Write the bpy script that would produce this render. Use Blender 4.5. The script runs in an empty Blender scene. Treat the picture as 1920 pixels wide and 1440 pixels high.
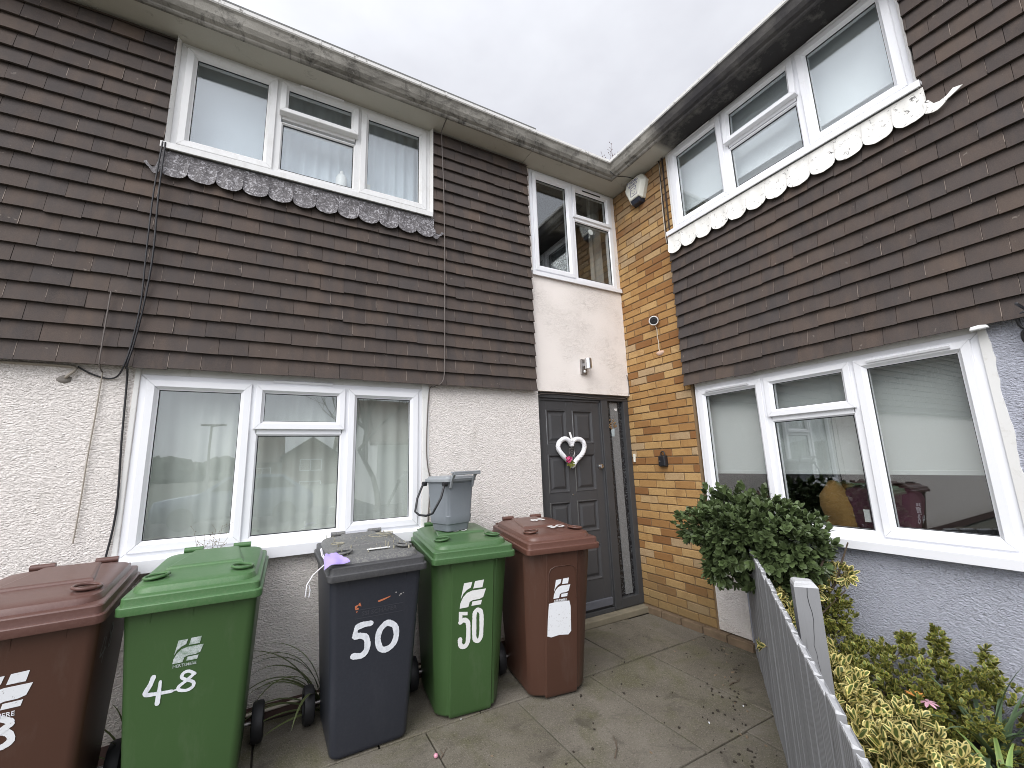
import bpy, bmesh, math, random
from math import sin, cos, pi, radians, sqrt
from mathutils import Vector, Matrix
random.seed(7)
S = bpy.context.scene
C = S.collection

# ------------------------------------------------------------------ camera
cd = bpy.data.cameras.new('camera'); cam = bpy.data.objects.new('camera', cd); C.objects.link(cam)
cd.sensor_width = 36.0; cd.sensor_fit = 'HORIZONTAL'; cd.lens = 790.8 / 1920 * 36
cd.clip_start = 0.05; cd.clip_end = 2000
yaw, pit, rol = radians(-29.30), radians(10.46), radians(1.96)
R = Matrix.Rotation(yaw, 3, 'Z') @ Matrix.Rotation(pit, 3, 'X') @ Matrix.Rotation(rol, 3, 'Y')
M3 = Matrix((R.col[0], R.col[2], -R.col[1])).transposed()
cam.matrix_world = Matrix.Translation((-3.3057, -3.3078, 1.5178)) @ M3.to_4x4()
S.camera = cam

# ------------------------------------------------------------------ world: overcast sky over a Nishita base
SUN_EL, SUN_DIR = radians(48), Vector((-0.64, -0.52, 0.76)).normalized()
w = bpy.data.worlds.new('World'); S.world = w; w.use_nodes = True
nt = w.node_tree; N = nt.nodes; L = nt.links
bg = N['Background']; bg.inputs['Strength'].default_value = 0.1
sky = N.new('ShaderNodeTexSky'); sky.sky_type = 'NISHITA'; sky.sun_disc = False
sky.sun_elevation = SUN_EL; sky.sun_rotation = math.atan2(SUN_DIR.x, SUN_DIR.y)
tc = N.new('ShaderNodeTexCoord')
mp = N.new('ShaderNodeMapping'); mp.inputs['Scale'].default_value = (1.0, 1.0, 1.9); L.new(tc.outputs['Generated'], mp.inputs[0])
ns = N.new('ShaderNodeTexNoise'); ns.inputs['Scale'].default_value = 2.3; ns.inputs['Detail'].default_value = 5; ns.inputs['Roughness'].default_value = .55
L.new(mp.outputs[0], ns.inputs['Vector'])
cr = N.new('ShaderNodeValToRGB'); L.new(ns.outputs['Fac'], cr.inputs[0])
cr.color_ramp.elements[0].position = .32; cr.color_ramp.elements[0].color = (.79, .80, .865, 1)
cr.color_ramp.elements[1].position = .68; cr.color_ramp.elements[1].color = (.99, 1.01, 1.07, 1)
def wmath(op, a, b):
    m = N.new('ShaderNodeMath'); m.operation = op
    for i, x in enumerate((a, b)):
        if isinstance(x, (int, float)): m.inputs[i].default_value = x
        else: L.new(x, m.inputs[i])
    return m.outputs[0]
sep = N.new('ShaderNodeSeparateXYZ'); L.new(tc.outputs['Generated'], sep.inputs[0])
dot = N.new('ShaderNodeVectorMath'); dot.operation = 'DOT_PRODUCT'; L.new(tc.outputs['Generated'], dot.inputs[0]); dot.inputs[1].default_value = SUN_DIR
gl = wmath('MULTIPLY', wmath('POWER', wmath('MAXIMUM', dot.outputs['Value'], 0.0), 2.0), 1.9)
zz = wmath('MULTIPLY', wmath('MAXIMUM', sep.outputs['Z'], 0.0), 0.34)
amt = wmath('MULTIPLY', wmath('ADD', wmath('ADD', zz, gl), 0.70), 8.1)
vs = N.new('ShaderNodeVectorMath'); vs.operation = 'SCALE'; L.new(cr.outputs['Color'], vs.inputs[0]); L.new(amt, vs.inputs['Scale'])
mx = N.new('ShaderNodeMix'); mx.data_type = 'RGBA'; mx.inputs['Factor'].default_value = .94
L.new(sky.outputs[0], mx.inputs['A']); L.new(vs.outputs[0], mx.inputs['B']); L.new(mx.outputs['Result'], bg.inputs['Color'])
# ------------------------------------------------------------------ sun veiled by cloud
sl = bpy.data.lights.new('sun', 'SUN'); sun = bpy.data.objects.new('sun', sl); C.objects.link(sun)
sl.energy = 1.5; sl.angle = radians(42); sl.color = (1.0, .97, .93)
sun.rotation_euler = (-SUN_DIR).to_track_quat('-Z', 'Y').to_euler(); sun.location = (-6, -8, 12)
S.view_settings.view_transform = 'Standard'; S.view_settings.look = 'None'
S.view_settings.exposure = 0.39; S.view_settings.gamma = 1.0; S.cycles.filter_width = 0.95; S.view_settings.use_curve_mapping = False

# ================================================================== helpers
def TI(x, y, z): return (x, y, z)
def TA(u, n, z): return (u, -n, z)
def TB(u, n, z): return (-n, -u, z)
class MB:
    def __init__(s): s.v = []; s.f = []; s.r = []; s.m = []; s.p = None
    def face(s, idx, r=0.0, m=0): s.f.append(tuple(idx)); s.r.append(r); s.m.append(m)
    def quad(s, pts, r=0.0, m=0):
        b = len(s.v); s.v += [tuple(p) for p in pts]; s.face(range(b, b + len(pts)), r, m)
    def box(s, u0, u1, n0, n1, z0, z1, T=TI, r=0.0, m=0, jit=None):
        b = len(s.v)
        for (u, n, z) in ((u0,n0,z0),(u1,n0,z0),(u1,n1,z0),(u0,n1,z0),(u0,n0,z1),(u1,n0,z1),(u1,n1,z1),(u0,n1,z1)):
            if jit: u, n, z = jit(u, n, z)
            s.v.append(T(u, n, z))
        for q in ((0,3,2,1),(4,5,6,7),(0,1,5,4),(1,2,6,5),(2,3,7,6),(3,0,4,7)): s.face([b+i for i in q], r, m)
    def loft(s, rings, cap0=True, cap1=True, r=0.0, m=0, closed=True):
        b = len(s.v); k = len(rings[0])
        for g in rings: s.v += [tuple(p) for p in g]
        for i in range(len(rings) - 1):
            for j in range(k if closed else k - 1):
                j2 = (j + 1) % k
                s.face((b+i*k+j, b+i*k+j2, b+(i+1)*k+j2, b+(i+1)*k+j), r, m)
        if cap0: s.face([b+j for j in range(k)][::-1], r, m)
        if cap1: s.face([b+(len(rings)-1)*k+j for j in range(k)], r, m)
    def prism(s, poly, d0, d1, T, r=0.0, m=0):
        """poly in (u,z), extruded along n from d0 to d1"""
        s.loft([[T(u, d0, z) for u, z in poly], [T(u, d1, z) for u, z in poly]], r=r, m=m)
    def tube(s, pts, rad, k=8, r=0.0, m=0, closed=False):
        P = [Vector(p) for p in pts]; n = len(P)
        rads = rad if isinstance(rad, (list, tuple)) else [rad] * n
        tang = [((P[(i+1) % n] if (closed or i+1 < n) else P[i]) - (P[i-1] if (closed or i > 0) else P[i])).normalized() for i in range(n)]
        a = Vector((0, 0, 1)) if abs(tang[0].z) < .9 else Vector((1, 0, 0))
        x = tang[0].cross(a).normalized(); rings = []
        for i in range(n):
            x = (x - tang[i] * x.dot(tang[i])).normalized(); y = tang[i].cross(x)
            rings.append([P[i] + (x * cos(2*pi*j/k) + y * sin(2*pi*j/k)) * rads[i] for j in range(k)])
        if closed: rings.append(rings[0])
        s.loft(rings, not closed, not closed, r, m)
    def build(s, name, mats, parent=None, smooth=None, bevel=None, recalc=True):
        me = bpy.data.meshes.new(name); me.from_pydata(s.v, [], s.f)
        if not isinstance(mats, (list, tuple)): mats = [mats]
        for q in mats: me.materials.append(q)
        at = me.attributes.new('rnd', 'FLOAT', 'FACE'); at.data.foreach_set('value', s.r)
        if s.p is not None:
            a2 = me.attributes.new('rim', 'FLOAT', 'POINT'); a2.data.foreach_set('value', s.p)
        me.polygons.foreach_set('material_index', s.m)
        if recalc:
            bm = bmesh.new(); bm.from_mesh(me); bmesh.ops.recalc_face_normals(bm, faces=bm.faces); bm.to_mesh(me); bm.free()
        if smooth is not None:
            me.polygons.foreach_set('use_smooth', [True] * len(me.polygons)); me.set_sharp_from_angle(angle=radians(smooth))
        me.update()
        o = bpy.data.objects.new(name, me); C.objects.link(o)
        if parent: o.parent = parent
        if bevel:
            b = o.modifiers.new('bevel', 'BEVEL'); b.width = bevel; b.segments = 2; b.limit_method = 'ANGLE'; b.angle_limit = radians(40)
        return o
def tag(o, label, cat, group=None):
    o['label'] = label; o['category'] = cat
    if group: o['group'] = group
    return o
def thing(name, label, cat, loc=(0, 0, 0), rz=0.0, group=None):
    o = bpy.data.objects.new(name, None); C.objects.link(o); o.location = loc; o.rotation_euler = (0, 0, rz); o.empty_display_size = .1
    return tag(o, label, cat, group)
def struct(o, kind='structure'): o['kind'] = kind; return o
def text_mesh(name, txt, size, mat_, parent, M, align='CENTER', ext=0.0006, squash=1.0):
    cu = bpy.data.curves.new(name, 'FONT'); cu.body = txt; cu.size = size; cu.align_x = align; cu.align_y = 'CENTER'; cu.extrude = ext; cu.resolution_u = 2; cu.offset = size * .012
    t = bpy.data.objects.new('tmp', cu); C.objects.link(t)
    dg = bpy.context.evaluated_depsgraph_get(); me = bpy.data.meshes.new_from_object(t.evaluated_get(dg))
    bpy.data.objects.remove(t)
    me.transform(Matrix.Diagonal((squash, 1, 1, 1))); me.transform(M)
    me.materials.clear(); me.materials.append(mat_); me.name = name
    o = bpy.data.objects.new(name, me); C.objects.link(o)
    if parent: o.parent = parent
    return o

# ------------------------------------------------------------------ materials
class G:
    def __init__(s, name):
        s.mat = bpy.data.materials.new(name); s.mat.use_nodes = True
        s.n = s.mat.node_tree.nodes; s.l = s.mat.node_tree.links; s.b = s.n['Principled BSDF']; s.tc = None
    def coord(s, scale=(1, 1, 1)):
        if not s.tc: s.tc = s.n.new('ShaderNodeTexCoord')
        m = s.n.new('ShaderNodeMapping'); m.inputs['Scale'].default_value = scale; s.l.new(s.tc.outputs['Object'], m.inputs[0]); return m.outputs[0]
    def set(s, node, k, x):
        if x is None: return
        if hasattr(x, 'is_output'): s.l.new(x, node.inputs[k])
        elif isinstance(x, (tuple, list)) and len(x) == 3 and node.inputs[k].type == 'RGBA': node.inputs[k].default_value = (*x, 1)
        else: node.inputs[k].default_value = x
    def noise(s, sc, det=3, rough=.5, dist=0.0, scale=(1, 1, 1), col=False):
        t = s.n.new('ShaderNodeTexNoise'); s.l.new(s.coord(scale), t.inputs['Vector'])
        t.inputs['Scale'].default_value = sc; t.inputs['Detail'].default_value = det; t.inputs['Roughness'].default_value = rough; t.inputs['Distortion'].default_value = dist
        return t.outputs['Color' if col else 'Fac']
    def voro(s, sc, feat='F1', scale=(1, 1, 1), out='Distance'):
        t = s.n.new('ShaderNodeTexVoronoi'); t.feature = feat; s.l.new(s.coord(scale), t.inputs['Vector']); t.inputs['Scale'].default_value = sc; return t.outputs[out]
    def ramp(s, f, stops, const=False):
        t = s.n.new('ShaderNodeValToRGB'); s.l.new(f, t.inputs[0]); e = t.color_ramp.elements
        if const: t.color_ramp.interpolation = 'CONSTANT'
        while len(e) < len(stops): e.new(.5)
        for i, (p, c) in enumerate(stops):
            e[i].position = p
            e[i].color = (c, c, c, 1) if isinstance(c, (int, float)) else (*c, 1)
        return t.outputs['Color']
    def mix(s, f, a, b, mode='MIX'):
        t = s.n.new('ShaderNodeMix'); t.data_type = 'RGBA'; t.blend_type = mode
        s.set(t, 'Factor', f); s.set(t, 'A', a); s.set(t, 'B', b); return t.outputs['Result']
    def math(s, op, a, b=None):
        t = s.n.new('ShaderNodeMath'); t.operation = op
        for i, x in enumerate((a, b)):
            if x is None: continue
            if isinstance(x, (int, float)): t.inputs[i].default_value = x
            else: s.l.new(x, t.inputs[i])
        return t.outputs[0]
    def attr(s, name='rnd'):
        t = s.n.new('ShaderNodeAttribute'); t.attribute_name = name; return t.outputs['Fac']
    def pos(s, ax):
        g = s.n.new('ShaderNodeNewGeometry'); q = s.n.new('ShaderNodeSeparateXYZ'); s.l.new(g.outputs['Position'], q.inputs[0]); return q.outputs[ax]
    def bump(s, h, strength=.5, dist=.005):
        t = s.n.new('ShaderNodeBump'); t.inputs['Strength'].default_value = strength; t.inputs['Distance'].default_value = dist
        s.l.new(h, t.inputs['Height'])
        if s.b.inputs['Normal'].is_linked: s.l.new(s.b.inputs['Normal'].links[0].from_socket, t.inputs['Normal'])
        s.l.new(t.outputs['Normal'], s.b.inputs['Normal']); return s
    def out(s, col, rough=.6, spec=.5, metal=0.0):
        s.set(s.b, 'Base Color', col); s.set(s.b, 'Roughness', rough); s.b.inputs['Specular IOR Level'].default_value = spec; s.b.inputs['Metallic'].default_value = metal
        return s.mat
def simple(name, col, rough=.5, var=.12, sc=6, bump=0, bsc=80, spec=.5, metal=0):
    g = G(name); n = g.noise(sc, 4, .6)
    c = g.mix(n, tuple(x * (1 - var) for x in col), tuple(min(1, x * (1 + var)) for x in col))
    if bump: g.bump(g.noise(bsc, 3), bump, .002)
    return g.out(c, rough, spec, metal)

def m_render(name, c1, c2, dirt):
    g = G(name)
    a = g.noise(44, 3, .58, 1.6, (1, 1, 2.0)); b = g.voro(72, 'SMOOTH_F1', (1, 1, 1.9)); h = g.math('ADD', a, g.math('MULTIPLY', b, -.45))
    g.bump(h, .9, .019)
    n = g.noise(1.3, 5, .6); c = g.mix(n, c1, c2)
    d = g.ramp(g.noise(3.1, 6, .7, .4, (1, 1, .35)), [(.60, 0.0), (.78, .35)]); c = g.mix(d, c, dirt)
    low = g.math('MULTIPLY', g.ramp(g.math('ADD', g.pos('Z'), g.math('MULTIPLY', g.noise(5, 4), .35)), [(.18, .55), (.5, 0.0)]), 1.0)
    c = g.mix(low, c, dirt)
    return g.out(c, .9, .25)
MAT = {}
MAT['cream'] = m_render('cream textured render', (.92, .865, .825), (.87, .815, .77), (.44, .40, .33))
MAT['blue'] = m_render('blue grey textured render', (.50, .515, .585), (.45, .465, .535), (.22, .22, .24))
g = G('smooth cream panel'); st = g.noise(15, 6, .66, 1.6, (1, 1, 3.2)); ck = g.ramp(st, [(.475, 0.0), (.50, 1.0), (.525, 0.0)])
ck = g.math('MULTIPLY', ck, g.ramp(g.noise(2.3, 3), [(.42, 0.0), (.62, .8)]))
g.bump(g.noise(40, 3, .6, .5, (1, 1, 2)), .35, .006); g.bump(g.math('MULTIPLY', ck, -1.0), .6, .004)
MAT['panel'] = g.out(g.mix(g.math('MULTIPLY', ck, .55), g.mix(g.noise(1.5, 4), (.87, .81, .765), (.82, .765, .72)), (.40, .37, .33)), .85, .25)

g = G('brown clay hanging tile'); r = g.attr(); base = g.ramp(r, [(0.0, (.046, .038, .036)), (.25, (.064, .051, .046)), (.6, (.078, .059, .050)), (.8, (.054, .047, .046)), (1.0, (.098, .071, .056))])
streak = g.noise(14, 4, .6, .3, (1, 1, .25)); base = g.mix(g.ramp(streak, [(.45, 0.0), (.78, .5)]), base, (.120, .084, .062))
base = g.mix(g.ramp(g.noise(220, 2, .7), [(.35, .0), (.75, .30)]), base, (.165, .128, .105))
base = g.mix(g.ramp(g.noise(23, 3, .6), [(.70, 0.0), (.745, .8)]), base, (.20, .17, .145))
base = g.mix(g.ramp(g.noise(2.6, 4, .6), [(.4, 0.0), (.7, .35)]), base, (.058, .05, .048))
band = g.noise(9, 3, .6, .2, (1, 1, .12)); base = g.mix(g.ramp(band, [(.46, 0.0), (.66, .45)]), base, (.058, .052, .052))
g.bump(g.noise(260, 3, .6), .35, .002); g.bump(g.noise(9, 3), .25, .006)
MAT['tile'] = g.out(base, .82, .3)
MAT['lime'] = simple('pale lime bloom on tile joints', (.24, .195, .165), .9, .35, 18)
g = G('golden brown brick'); r = g.attr()
base = g.ramp(r, [(0.0, (.24, .112, .042)), (.16, (.31, .157, .056)), (.4, (.395, .225, .085)), (.65, (.45, .275, .108)), (.88, (.51, .335, .15)), (1.0, (.43, .31, .18))])
base = g.mix(g.ramp(g.noise(7, 5, .65, .3), [(.5, 0.0), (.72, .55)]), base, (.25, .125, .05))
base = g.mix(g.ramp(g.noise(130, 3, .7), [(.35, .35), (.6, 0.0)]), base, (.24, .12, .045))
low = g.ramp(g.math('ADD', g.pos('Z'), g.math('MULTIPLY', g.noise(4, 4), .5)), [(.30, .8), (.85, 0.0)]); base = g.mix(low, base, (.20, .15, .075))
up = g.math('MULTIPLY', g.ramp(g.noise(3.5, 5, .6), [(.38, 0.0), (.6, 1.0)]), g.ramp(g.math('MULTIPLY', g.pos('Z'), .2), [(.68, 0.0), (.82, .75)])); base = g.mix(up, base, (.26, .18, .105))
g.bump(g.noise(160, 4, .7), .45, .003); g.bump(g.noise(28, 3), .35, .005)
MAT['brick'] = g.out(base, .88, .25)
MAT['mortar'] = simple('sandy mortar', (.20, .135, .075), .95, .3, 30, .6, 150)
g = G('white window plastic'); n = g.noise(2.5, 5, .6); c = g.mix(n, (.80, .81, .84), (.86, .865, .89))
c = g.mix(g.ramp(g.noise(11, 6, .72, .5, (1, 1, .5)), [(.64, 0.0), (.82, .30)]), c, (.52, .50, .44)); MAT['upvc'] = g.out(c, .32, .5)
g = G('grubby white window plastic'); c = g.mix(g.noise(2.5, 5, .6), (.70, .69, .66), (.78, .78, .77))
c = g.mix(g.ramp(g.noise(14, 6, .72, .5), [(.55, 0.0), (.8, .55)]), c, (.40, .38, .31)); MAT['trim'] = g.out(c, .5, .4)
g = G('weathered window plastic'); n = g.noise(2.5, 5, .6); c = g.mix(n, (.66, .66, .655), (.76, .76, .755)); c = g.mix(g.ramp(g.noise(10, 6, .72, .5, (1, 1, .4)), [(.52, 0.0), (.78, .5)]), c, (.42, .40, .35)); MAT['upvcold'] = g.out(c, .4, .45)
MAT['gasket'] = simple('black rubber gasket', (.02, .021, .024), .6)
def m_glass(name, f0, tint=(1, 1, 1), wav=.02):
    m = bpy.data.materials.new(name); m.use_nodes = True; t = m.node_tree; n = t.nodes; l = t.links; n.remove(n['Principled BSDF']); o = n['Material Output']
    tr = n.new('ShaderNodeBsdfTransparent'); tr.inputs[0].default_value = (*tint, 1)
    gs = n.new('ShaderNodeBsdfGlossy'); gs.inputs['Roughness'].default_value = .0; gs.inputs[0].default_value = (.96, .985, 1, 1)
    co = n.new('ShaderNodeTexCoord'); no = n.new('ShaderNodeTexNoise'); no.inputs['Scale'].default_value = 1.6; no.inputs['Detail'].default_value = 1; l.new(co.outputs['Object'], no.inputs[0])
    bp = n.new('ShaderNodeBump'); bp.inputs['Strength'].default_value = wav; bp.inputs['Distance'].default_value = .05; l.new(no.outputs['Fac'], bp.inputs['Height']); l.new(bp.outputs[0], gs.inputs['Normal'])
    ge = n.new('ShaderNodeNewGeometry'); dt = n.new('ShaderNodeVectorMath'); dt.operation = 'DOT_PRODUCT'; l.new(ge.outputs['Normal'], dt.inputs[0]); l.new(ge.outputs['Incoming'], dt.inputs[1])
    def mm(op, a, b):
        q = n.new('ShaderNodeMath'); q.operation = op
        for i, x in enumerate((a, b)):
            if isinstance(x, (int, float)): q.inputs[i].default_value = x
            else: l.new(x, q.inputs[i])
        return q.outputs[0]
    c = mm('ABSOLUTE', dt.outputs['Value'], 0); f = mm('ADD', mm('MULTIPLY', mm('POWER', mm('SUBTRACT', 1.0, c), 5.0), 1 - f0), f0)
    ms = n.new('ShaderNodeMixShader'); l.new(f, ms.inputs[0]); l.new(tr.outputs[0], ms.inputs[1]); l.new(gs.outputs[0], ms.inputs[2]); l.new(ms.outputs[0], o.inputs['Surface'])
    return m
MAT['glass'] = m_glass('double glazed window glass', .105, (.955, .97, .965))
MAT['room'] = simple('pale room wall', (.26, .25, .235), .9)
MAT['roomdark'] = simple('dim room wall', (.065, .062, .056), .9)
g = G('net curtain fabric'); c = g.mix(g.noise(3, 3), (.72, .74, .70), (.60, .62, .58)); MAT['net'] = g.out(c, .9, .1)
MAT['blind'] = simple('white roller blind', (.84, .88, .91), .85, .04)
MAT['blinda'] = simple('bluish white fabric blind', (.56, .62, .68), .85, .06)
MAT['blindgrey'] = simple('grey roller blind', (.47, .49, .48), .85, .08, 2)
MAT['darkcurtain'] = simple('grey brown curtain', (.30, .29, .27), .9)
g = G('weathered concrete gutter'); n = g.noise(1.6, 6, .68, .6, (1, 1, 3)); c = g.ramp(n, [(.28, (.10, .093, .082)), (.48, (.23, .218, .192)), (.7, (.38, .362, .325))])
c = g.mix(g.ramp(g.noise(9, 6, .75, .6), [(.50, 0.0), (.68, .9)]), c, (.05, .047, .043)); c = g.mix(g.ramp(g.noise(22, 4, .7), [(.66, 0.0), (.78, .5)]), c, (.62, .60, .55))
st = g.math('MULTIPLY', g.ramp(g.math('MULTIPLY', g.pos('Y'), -1.0), [(.85, 0.0), (1.0, 1.0)]), g.ramp(g.noise(2.2, 5, .65), [(.25, .55), (.55, 1.0)]))
c = g.mix(st, c, (.045, .043, .046)); g.bump(g.noise(60, 5, .7), .5, .006); MAT['gutter'] = g.out(c, .9, .2)
g = G('painted concrete soffit'); c = g.mix(g.noise(2.2, 5, .6), (.42, .40, .345), (.54, .52, .46)); c = g.mix(g.ramp(g.noise(6, 6, .75, .8), [(.60, 0.0), (.75, .7)]), c, (.15, .135, .115))
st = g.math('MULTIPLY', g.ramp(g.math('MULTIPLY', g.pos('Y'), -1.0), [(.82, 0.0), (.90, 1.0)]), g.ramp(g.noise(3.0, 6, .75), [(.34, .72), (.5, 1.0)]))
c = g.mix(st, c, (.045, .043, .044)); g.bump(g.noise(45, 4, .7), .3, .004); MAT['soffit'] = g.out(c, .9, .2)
g = G('lichen covered gutter lip'); c = g.mix(g.ramp(g.noise(26, 5, .75), [(.33, 0.0), (.42, 1.0)]), (.30, .29, .27), (.84, .83, .81)); MAT['lip'] = g.out(c, .9, .2)
MAT['rooftile'] = simple('grey concrete roof tile', (.145, .145, .14), .9, .3, 8, .4, 60)
g = G('oxidised lead'); n = g.noise(38, 6, .75, 1.5); c = g.ramp(n, [(.38, (.055, .05, .052)), (.52, (.13, .12, .125)), (.60, (.42, .41, .43)), (.72, (.62, .61, .63))])
g.bump(n, .4, .003); MAT['lead'] = g.out(c, .6, .5)
g = G('flaking white paint on lead'); n = g.noise(34, 6, .75, .8); c = g.mix(g.ramp(n, [(.36, 1.0), (.41, 0.0)]), g.mix(g.noise(3, 3), (.80, .785, .74), (.88, .87, .83)), (.10, .095, .09))
g.bump(n, .3, .003); MAT['leadwhite'] = g.out(c, .6, .4)
g = G('charcoal painted wood'); n = g.noise(5, 5, .6, .3, (1, 1, .2)); c = g.mix(n, (.050, .050, .052), (.068, .067, .070)); sc = g.ramp(g.noise(17, 6, .8, 2.0), [(.715, 0.0), (.735, 1.0)])
c = g.mix(g.math('MULTIPLY', sc, g.ramp(g.pos('Z'), [(.5, 1.0), (.75, 0.0)])), c, (.42, .42, .43)); g.bump(g.noise(70, 3, .6, 0, (1, 1, .08)), .12, .002); MAT['door'] = g.out(c, .42, .4)
MAT['doorframe'] = simple('dark grey painted frame', (.052, .053, .056), .5, .2, 6, .15, 60)
MAT['bar'] = simple('worn blue grey weatherboard', (.11, .115, .135), .45, .3, 12)
MAT['chrome'] = simple('brushed steel', (.62, .62, .63), .28, .1, 20, 0, 80, .5, 1.0)
MAT['steel'] = simple('dull stainless steel', (.36, .34, .33), .38, .1, 20, 0, 80, .5, .9)
MAT['white'] = simple('white plastic', (.80, .80, .79), .4, .05)
MAT['ivory'] = simple('aged ivory plastic', (.72, .715, .64), .45, .08)
MAT['black'] = simple('black plastic', (.018, .018, .021), .4, .2)
MAT['navy'] = simple('navy strobe lens', (.018, .021, .034), .25, .2)
MAT['ink'] = simple('dark blue print', (.04, .035, .16), .6, .1)
MAT['cable'] = simple('black cable sheath', (.016, .015, .018), .5)
MAT['cableb'] = simple('dusty brown cable', (.13, .11, .10), .6)
MAT['cablew'] = simple('cream cable', (.62, .56, .47), .6)
MAT['cablep'] = simple('grime coated cord', (.36, .32, .27), .8)
g = G('concrete paving'); n = g.noise(1.7, 6, .7, .4); c = g.ramp(n, [(.28, (.090, .079, .060)), (.5, (.142, .126, .098)), (.72, (.210, .189, .153))]); c = g.mix(g.math('MULTIPLY', g.attr(), .45), c, (.165, .15, .13))
c = g.mix(g.ramp(g.noise(3.1, 6, .7, .6), [(.47, 0.0), (.68, .7)]), c, (.098, .095, .045)); c = g.mix(g.ramp(g.noise(130, 4, .8), [(.52, 0.0), (.66, .6)]), c, (.30, .275, .23))
c = g.mix(g.ramp(g.noise(75, 4, .85), [(.33, .8), (.44, 0.0)]), c, (.05, .043, .033)); c = g.mix(g.ramp(g.noise(5.3, 5, .7, .5), [(.55, 0.0), (.72, .65)]), c, (.060, .054, .042))
g.bump(g.noise(120, 4, .75), .7, .005); g.bump(g.noise(14, 4), .3, .006); MAT['slab'] = g.out(c, .9, .25)
MAT['soil'] = simple('dark garden soil', (.035, .028, .02), .95, .5, 20, .8, 60)
MAT['step'] = simple('mossy concrete step', (.20, .175, .125), .95, .4, 9, .7, 90)
MAT['plinth'] = simple('mossy brick plinth', (.17, .12, .075), .95, .5, 14, .7, 90)
MAT['redplinth'] = simple('dark red damp plinth', (.085, .05, .042), .9, .3, 14, .5, 90)
MAT['ground'] = simple('worn grassy ground', (.15, .15, .12), .95, .4, .8)
MAT['road'] = simple('asphalt', (.055, .055, .057), .9, .2, 3)
def m_plastic(name, c1, c2, rough=.42, specks=(.5, .5, .48), dust=0.0, dustc=(.4, .38, .34)):
    g = G(name); c = g.mix(g.noise(2.2, 5, .6, .3), c1, c2)
    c = g.mix(g.ramp(g.noise(60, 4, .8, 1.0), [(.755, 0.0), (.775, .7)]), c, specks)
    c = g.mix(g.ramp(g.noise(11, 6, .72, .15, (1, 1, .22)), [(.52, 0.0), (.85, .09 + dust)]), c, dustc)
    if dust: c = g.mix(g.ramp(g.noise(85, 5, .8), [(.46, 0.0), (.62, dust)]), c, dustc)
    g.bump(g.noise(240, 2), .12, .0015); return g.out(c, rough, .45)
MAT['green'] = m_plastic('green bin plastic', (.043, .092, .029), (.050, .104, .035), .42)
MAT['greenlid'] = m_plastic('sun faded green lid', (.058, .142, .050), (.072, .168, .060), .42, (.25, .3, .22), .12, (.25, .27, .18))
MAT['greenlid2'] = m_plastic('mid green lid', (.052, .118, .043), (.062, .136, .05), .36, (.25, .3, .22), .1, (.2, .23, .16))
MAT['brown'] = m_plastic('brown bin plastic', (.070, .032, .021), (.082, .038, .026), .42)
MAT['brownlid'] = m_plastic('faded brown lid', (.105, .050, .041), (.122, .060, .049), .36, (.3, .2, .17), .1, (.26, .17, .14))
MAT['brownlid2'] = m_plastic('warm brown lid', (.105, .047, .034), (.122, .055, .040), .36, (.3, .2, .17), .08, (.24, .15, .12))
MAT['grey'] = m_plastic('charcoal bin plastic', (.022, .025, .034), (.028, .031, .041), .45, (.2, .2, .22), .05, (.12, .12, .13))
MAT['greylid'] = m_plastic('dirty grey lid', (.095, .096, .10), (.135, .135, .137), .55, (.35, .34, .3), .65, (.27, .265, .235))
MAT['greyrim'] = m_plastic('dark grey lid skirt', (.05, .05, .054), (.065, .065, .068), .5, (.3, .3, .3), .15, (.16, .16, .15))
MAT['caddy'] = m_plastic('mid grey caddy plastic', (.165, .185, .205), (.19, .21, .23), .42, (.35, .36, .36), .04)
MAT['caddylid'] = m_plastic('light grey caddy lid', (.26, .28, .30), (.31, .33, .345), .35, (.5, .5, .5), .05)
MAT['tyre'] = simple('black wheel rubber', (.014, .014, .016), .55, .2)
g = G('brushed white paint'); c = g.mix(g.ramp(g.noise(55, 4, .7, .4, (1, 1, .5)), [(.42, 0.0), (.68, .5)]), (.80, .83, .87), (.45, .48, .53)); MAT['paint'] = g.out(c, .55, .4)
g = G('scuffed white sticker'); c = g.mix(g.ramp(g.noise(70, 5, .8), [(.60, 0.0), (.66, .8)]), (.82, .84, .87), (.35, .33, .32)); MAT['sticker'] = g.out(c, .4, .4)
g = G('worn translucent sticker'); c = g.mix(g.ramp(g.noise(45, 5, .8), [(.42, 0.0), (.64, .8)]), (.55, .60, .60), (.13, .22, .13)); MAT['stickerworn'] = g.out(c, .4, .4)
MAT['chalk'] = simple('faint grey chalk paint', (.32, .31, .30), .8, .3, 60)
MAT['orange'] = simple('orange crayon wax', (.52, .17, .08), .7, .4, 60)
MAT['emboss'] = simple('dark raised plastic', (.043, .045, .055), .5)
MAT['lilac'] = simple('lilac mask fabric', (.40, .32, .68), .85, .12, 30, .3, 300)
MAT['loop'] = simple('white elastic', (.78, .77, .80), .8)
g = G('grey stained timber'); n = g.noise(4, 5, .65, .5, (3, 3, .25)); c = g.mix(n, (.20, .203, .208), (.285, .288, .296)); c = g.mix(g.math('MULTIPLY', g.attr(), .35), c, (.19, .192, .198))
c = g.mix(g.ramp(g.noise(16, 4, .7, 0, (2, 2, .15)), [(.62, 0.0), (.70, .7)]), c, (.085, .085, .088)); g.bump(g.noise(110, 3, .6, 0, (1, 1, .06)), .35, .003); MAT['fence'] = g.out(c, .8, .3)
g = G('weathered pale end grain'); c = g.mix(g.noise(120, 3, .7), (.40, .405, .415), (.54, .545, .555)); g.bump(g.noise(150, 3), .3, .002); MAT['endgrain'] = g.out(c, .85, .25)
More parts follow.
